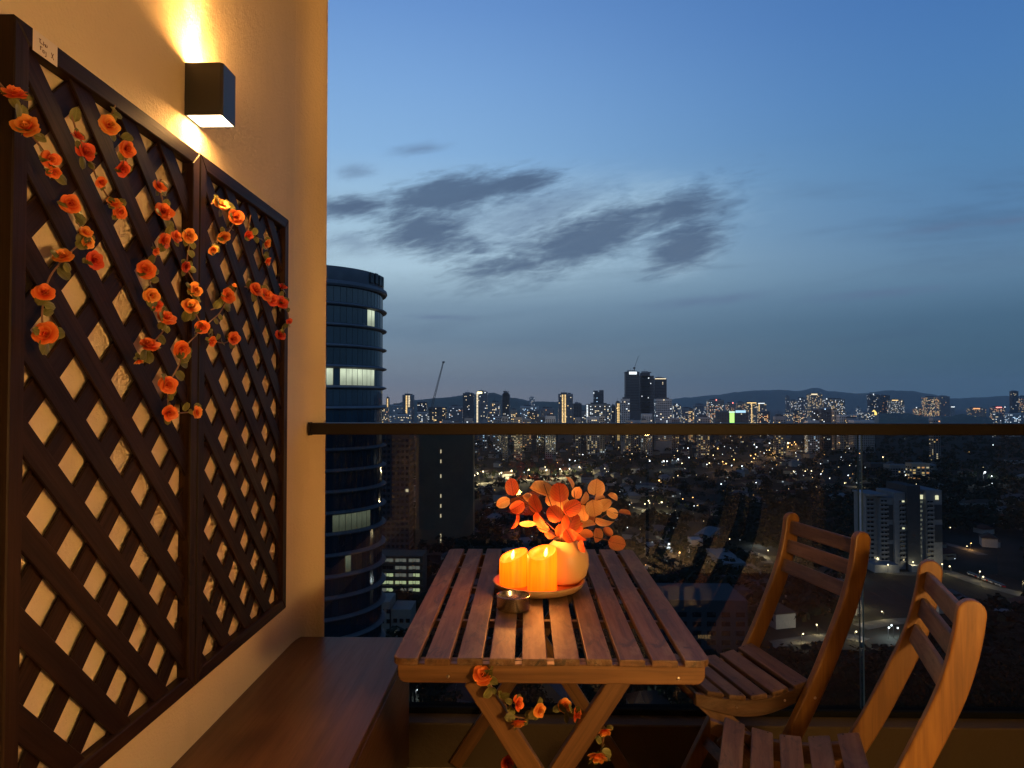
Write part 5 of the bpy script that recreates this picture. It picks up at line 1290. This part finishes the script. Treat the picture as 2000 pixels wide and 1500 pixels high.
def garland(label, pts, stem, plane=-.733, group='rose garlands on the trellises', yfix=None, nleaf=3, seed=1):
    """pts: (px, py, diameter in px, tone, facing yaw, facing pitch); stem: extra path points"""
    rg = random.Random(seed)
    def world_at(px, py, off=0.0):
        return onY(px, py, yfix + off) if yfix else onX(px, py, plane + off)
    path = [world_at(*p[:2], -.012 if not yfix else .012) for p in stem]
    root = thing('rose_garland', label, 'garland', path[0], 0, group); L = Vector(path[0])
    bm = bmesh.new(); tube(bm, smooth_path([p - L for p in path], 5), .0015, 5); obj('vine', bm, STEMM, root)
    for (px, py, dpx, tone, yaw, pit) in pts:
        c = world_at(px, py, rg.uniform(0, .012) if not yfix else rg.uniform(-.02, .02)); size = dpx * ((c.y) / FPX) * .79
        d = Vector((math.sin(R(yaw)) * math.cos(R(pit)), -math.cos(R(yaw)) * math.cos(R(pit)), math.sin(R(pit))))
        q = d.to_track_quat('Z', 'Y')
        nl = 4 if dpx > 24 else 3
        ro = inst('rose', COREM[tone], root, c - d * size * .15 - L, q, size)
        kk = rg.uniform(0, 6)
        for li, (n, me, off) in enumerate(LAYM[tone][:nl]):
            for k in range(n):
                if li >= 2 and rg.random() < .1: continue
                a = kk + li * .9 + 2 * math.pi * k / n + rg.uniform(-.2, .2)
                sc = rg.uniform(.88, 1.12)
                inst('petal', me, ro, (-math.sin(a) * off, math.cos(a) * off, .0), Euler((rg.uniform(-.12, .12), 0, a)), (sc, sc, sc))
        for k in range(rg.randint(2, nleaf)):
            a = rg.uniform(0, 2 * math.pi); ld = Vector((rg.uniform(-.1, .5), math.cos(a), math.sin(a) - .35)).normalized()
            if yfix: ld = Vector((math.cos(a), rg.uniform(-.6, .2), math.sin(a) - .35)).normalized()
            ll = size * rg.uniform(.6, .85)
            nz = Vector((.8, -.5, .4)) + Vector((rg.uniform(-.5, .5), rg.uniform(-.5, .5), rg.uniform(-.3, .5))); nz = (nz - ld * nz.dot(ld)).normalized()
            M3 = Matrix((ld.cross(nz).normalized(), ld, nz)).transposed()
            inst('leaf', rg.choice(GL), root, c - d * size * .28 + ld * size * .18 - L, M3.to_quaternion(), ll)
    # stray leaves along the vine
    for i in range(len(path) - 1):
        for k in range(2):
            p = path[i].lerp(path[i + 1], rg.random()); a = rg.uniform(0, 2 * math.pi)
            ld = Vector((.5, math.cos(a), math.sin(a))).normalized() if not yfix else Vector((math.cos(a), -.4, math.sin(a))).normalized()
            nz = Vector((.8, -.6, .3)); nz = (nz - ld * nz.dot(ld)).normalized(); M3 = Matrix((ld.cross(nz).normalized(), ld, nz)).transposed()
            inst('leaf', rg.choice(GL), root, p - L, M3.to_quaternion(), rg.uniform(.016, .026))
    return root
garland('rose garland at the top left corner of the near trellis, crossing its post', [(30, 181, 56, 0, 20, 55), (50, 247, 60, 1, 10, 30), (99, 311, 42, 0, 60, -10), (106, 337, 30, 0, 60, -45)],
        [(-12, 150), (25, 195), (45, 240), (85, 295), (105, 335)], -.72, seed=11)
garland('rose garland hanging from the top of the near trellis beside the left strand', [(152, 264, 30, 2, 70, 50), (168, 296, 44, 2, 70, 10), (198, 357, 26, 0, 60, -40), (222, 396, 34, 1, 40, 50), (235, 414, 32, 0, 60, -10)],
        [(140, 225), (152, 262), (172, 300), (190, 350), (215, 390), (236, 412)], seed=12)
garland('rose garland with three drooping roses below the middle of the near top rail', [(213, 244, 46, 1, 60, 15), (249, 291, 40, 0, 75, -5), (240, 330, 36, 2, 65, -20)],
        [(225, 205), (215, 240), (238, 275), (246, 300), (243, 335)], seed=13)
garland('longest rose garland down the left part of the near trellis', [(138, 397, 46, 0, 50, 10), (168, 453, 30, 1, 60, 30), (172, 474, 28, 1, 60, -20), (122, 499, 44, 1, 20, 40), (186, 508, 42, 2, 70, 0), (86, 571, 46, 0, 40, 25), (87, 652, 56, 0, 20, 15)],
        [(135, 390), (150, 430), (163, 465), (130, 500), (98, 540), (86, 585), (82, 620), (88, 655)], seed=14)
garland('rose garland of many small roses left of the joint between the trellises', [(312, 364, 30, 0, 70, 20), (322, 412, 40, 0, 60, 20), (322, 470, 36, 0, 85, 0), (345, 462, 28, 0, 80, 10), (371, 460, 32, 1, 60, -10), (304, 490, 22, 0, 80, -30),
         (285, 526, 42, 0, 40, 10), (296, 577, 36, 1, 50, -10), (326, 619, 42, 0, 60, 40), (307, 597, 26, 2, 60, -30), (291, 672, 44, 0, 50, 55), (271, 706, 22, 1, 70, -70)],
        [(315, 350), (312, 368), (322, 410), (330, 455), (305, 500), (290, 530), (300, 575), (318, 615), (322, 640), (300, 668), (275, 700)], seed=15)
garland('rose garland hanging lowest, along the right post of the near trellis', [(364, 521, 26, 2, 85, -10), (383, 566, 34, 1, 60, -10), (373, 597, 40, 1, 50, 20), (395, 640, 32, 0, 50, -20), (356, 683, 40, 0, 60, -25), (328, 752, 40, 0, 50, -10), (332, 806, 36, 0, 60, -10), (386, 805, 30, 1, 85, 0)],
        [(372, 470), (365, 520), (383, 560), (378, 600), (392, 640), (360, 680), (350, 712), (330, 750), (328, 775), (335, 805), (384, 803)], -.728, seed=16)
garland('brightest rose garland at the top left of the far trellis near the lamp', [(432, 398, 34, 1, 50, 40), (461, 424, 36, 0, 40, 0), (438, 464, 30, 1, 60, -40), (416, 488, 24, 1, 60, -40)],
        [(412, 398), (432, 395), (452, 410), (458, 430), (445, 455), (425, 470), (416, 490)], seed=17)
garland('rose garland of three small roses at the top right of the far trellis', [(485, 460, 24, 2, 60, -20), (521, 476, 24, 1, 80, -20), (523, 510, 22, 0, 80, -30)],
        [(490, 420), (486, 455), (512, 470), (512, 495), (522, 512)], seed=18)
garland('rose garland bridging the two trellises at mid height', [(445, 577, 34, 0, 50, 5), (457, 661, 30, 0, 60, 0), (414, 666, 24, 0, 60, -20), (457, 557, 14, 1, 60, 30)],
        [(412, 605), (428, 598), (446, 578), (430, 610), (405, 635), (412, 660), (435, 670), (456, 662)], seed=19)
garland('thick rose garland at the right edge of the far trellis', [(500, 565, 34, 0, 60, 20), (520, 575, 32, 0, 60, 10), (533, 586, 28, 2, 60, 0), (551, 590, 30, 2, 60, 10), (552, 560, 24, 2, 60, 50), (564, 628, 20, 2, 60, 0), (548, 654, 26, 2, 60, 30)],
        [(478, 560), (500, 565), (520, 578), (548, 590), (560, 605), (563, 628), (550, 652)], seed=20)
# garlands under the table
garland('rose garland wound round the front legs under the table edge', [(943, 1318, 44, 0, 0, 50), (1012, 1374, 32, 0, 60, 10), (1012, 1412, 36, 1, 0, -60), (1055, 1388, 30, 1, 40, 0)],
        [(943, 1318), (955, 1335), (975, 1360), (988, 1378), (1008, 1400), (1040, 1400), (1060, 1388)], yfix=1.392, group='rose garlands under the table', seed=21)
garland('rose garland hanging behind the right front leg of the table', [(1103, 1378, 30, 1, 20, 10), (1127, 1394, 34, 0, 70, 0), (1180, 1430, 30, 1, 0, -50), (1168, 1479, 44, 1, 0, -50), (992, 1490, 34, 2, 30, 0)],
        [(1092, 1375), (1110, 1392), (1128, 1396), (1155, 1412), (1178, 1430), (1175, 1460), (1165, 1485)], yfix=1.475, group='rose garlands under the table', seed=22)

# ================================================================== AIR
m = bpy.data.materials.new('air'); m.use_nodes = True
t = NT(m.node_tree); t.n.clear()
pv = t.new('ShaderNodeVolumePrincipled'); pv.inputs['Color'].default_value = (.93, .97, 1.0, 1); pv.inputs['Density'].default_value = 4.5e-5
t.l.new(pv.outputs[0], t.new('ShaderNodeOutputMaterial').inputs['Volume'])
bm = bmesh.new(); box(bm, (-14500, -14500, GZ - 60), (14500, 14500, 420)); tag(obj('haze', bm, m), kind='stuff')
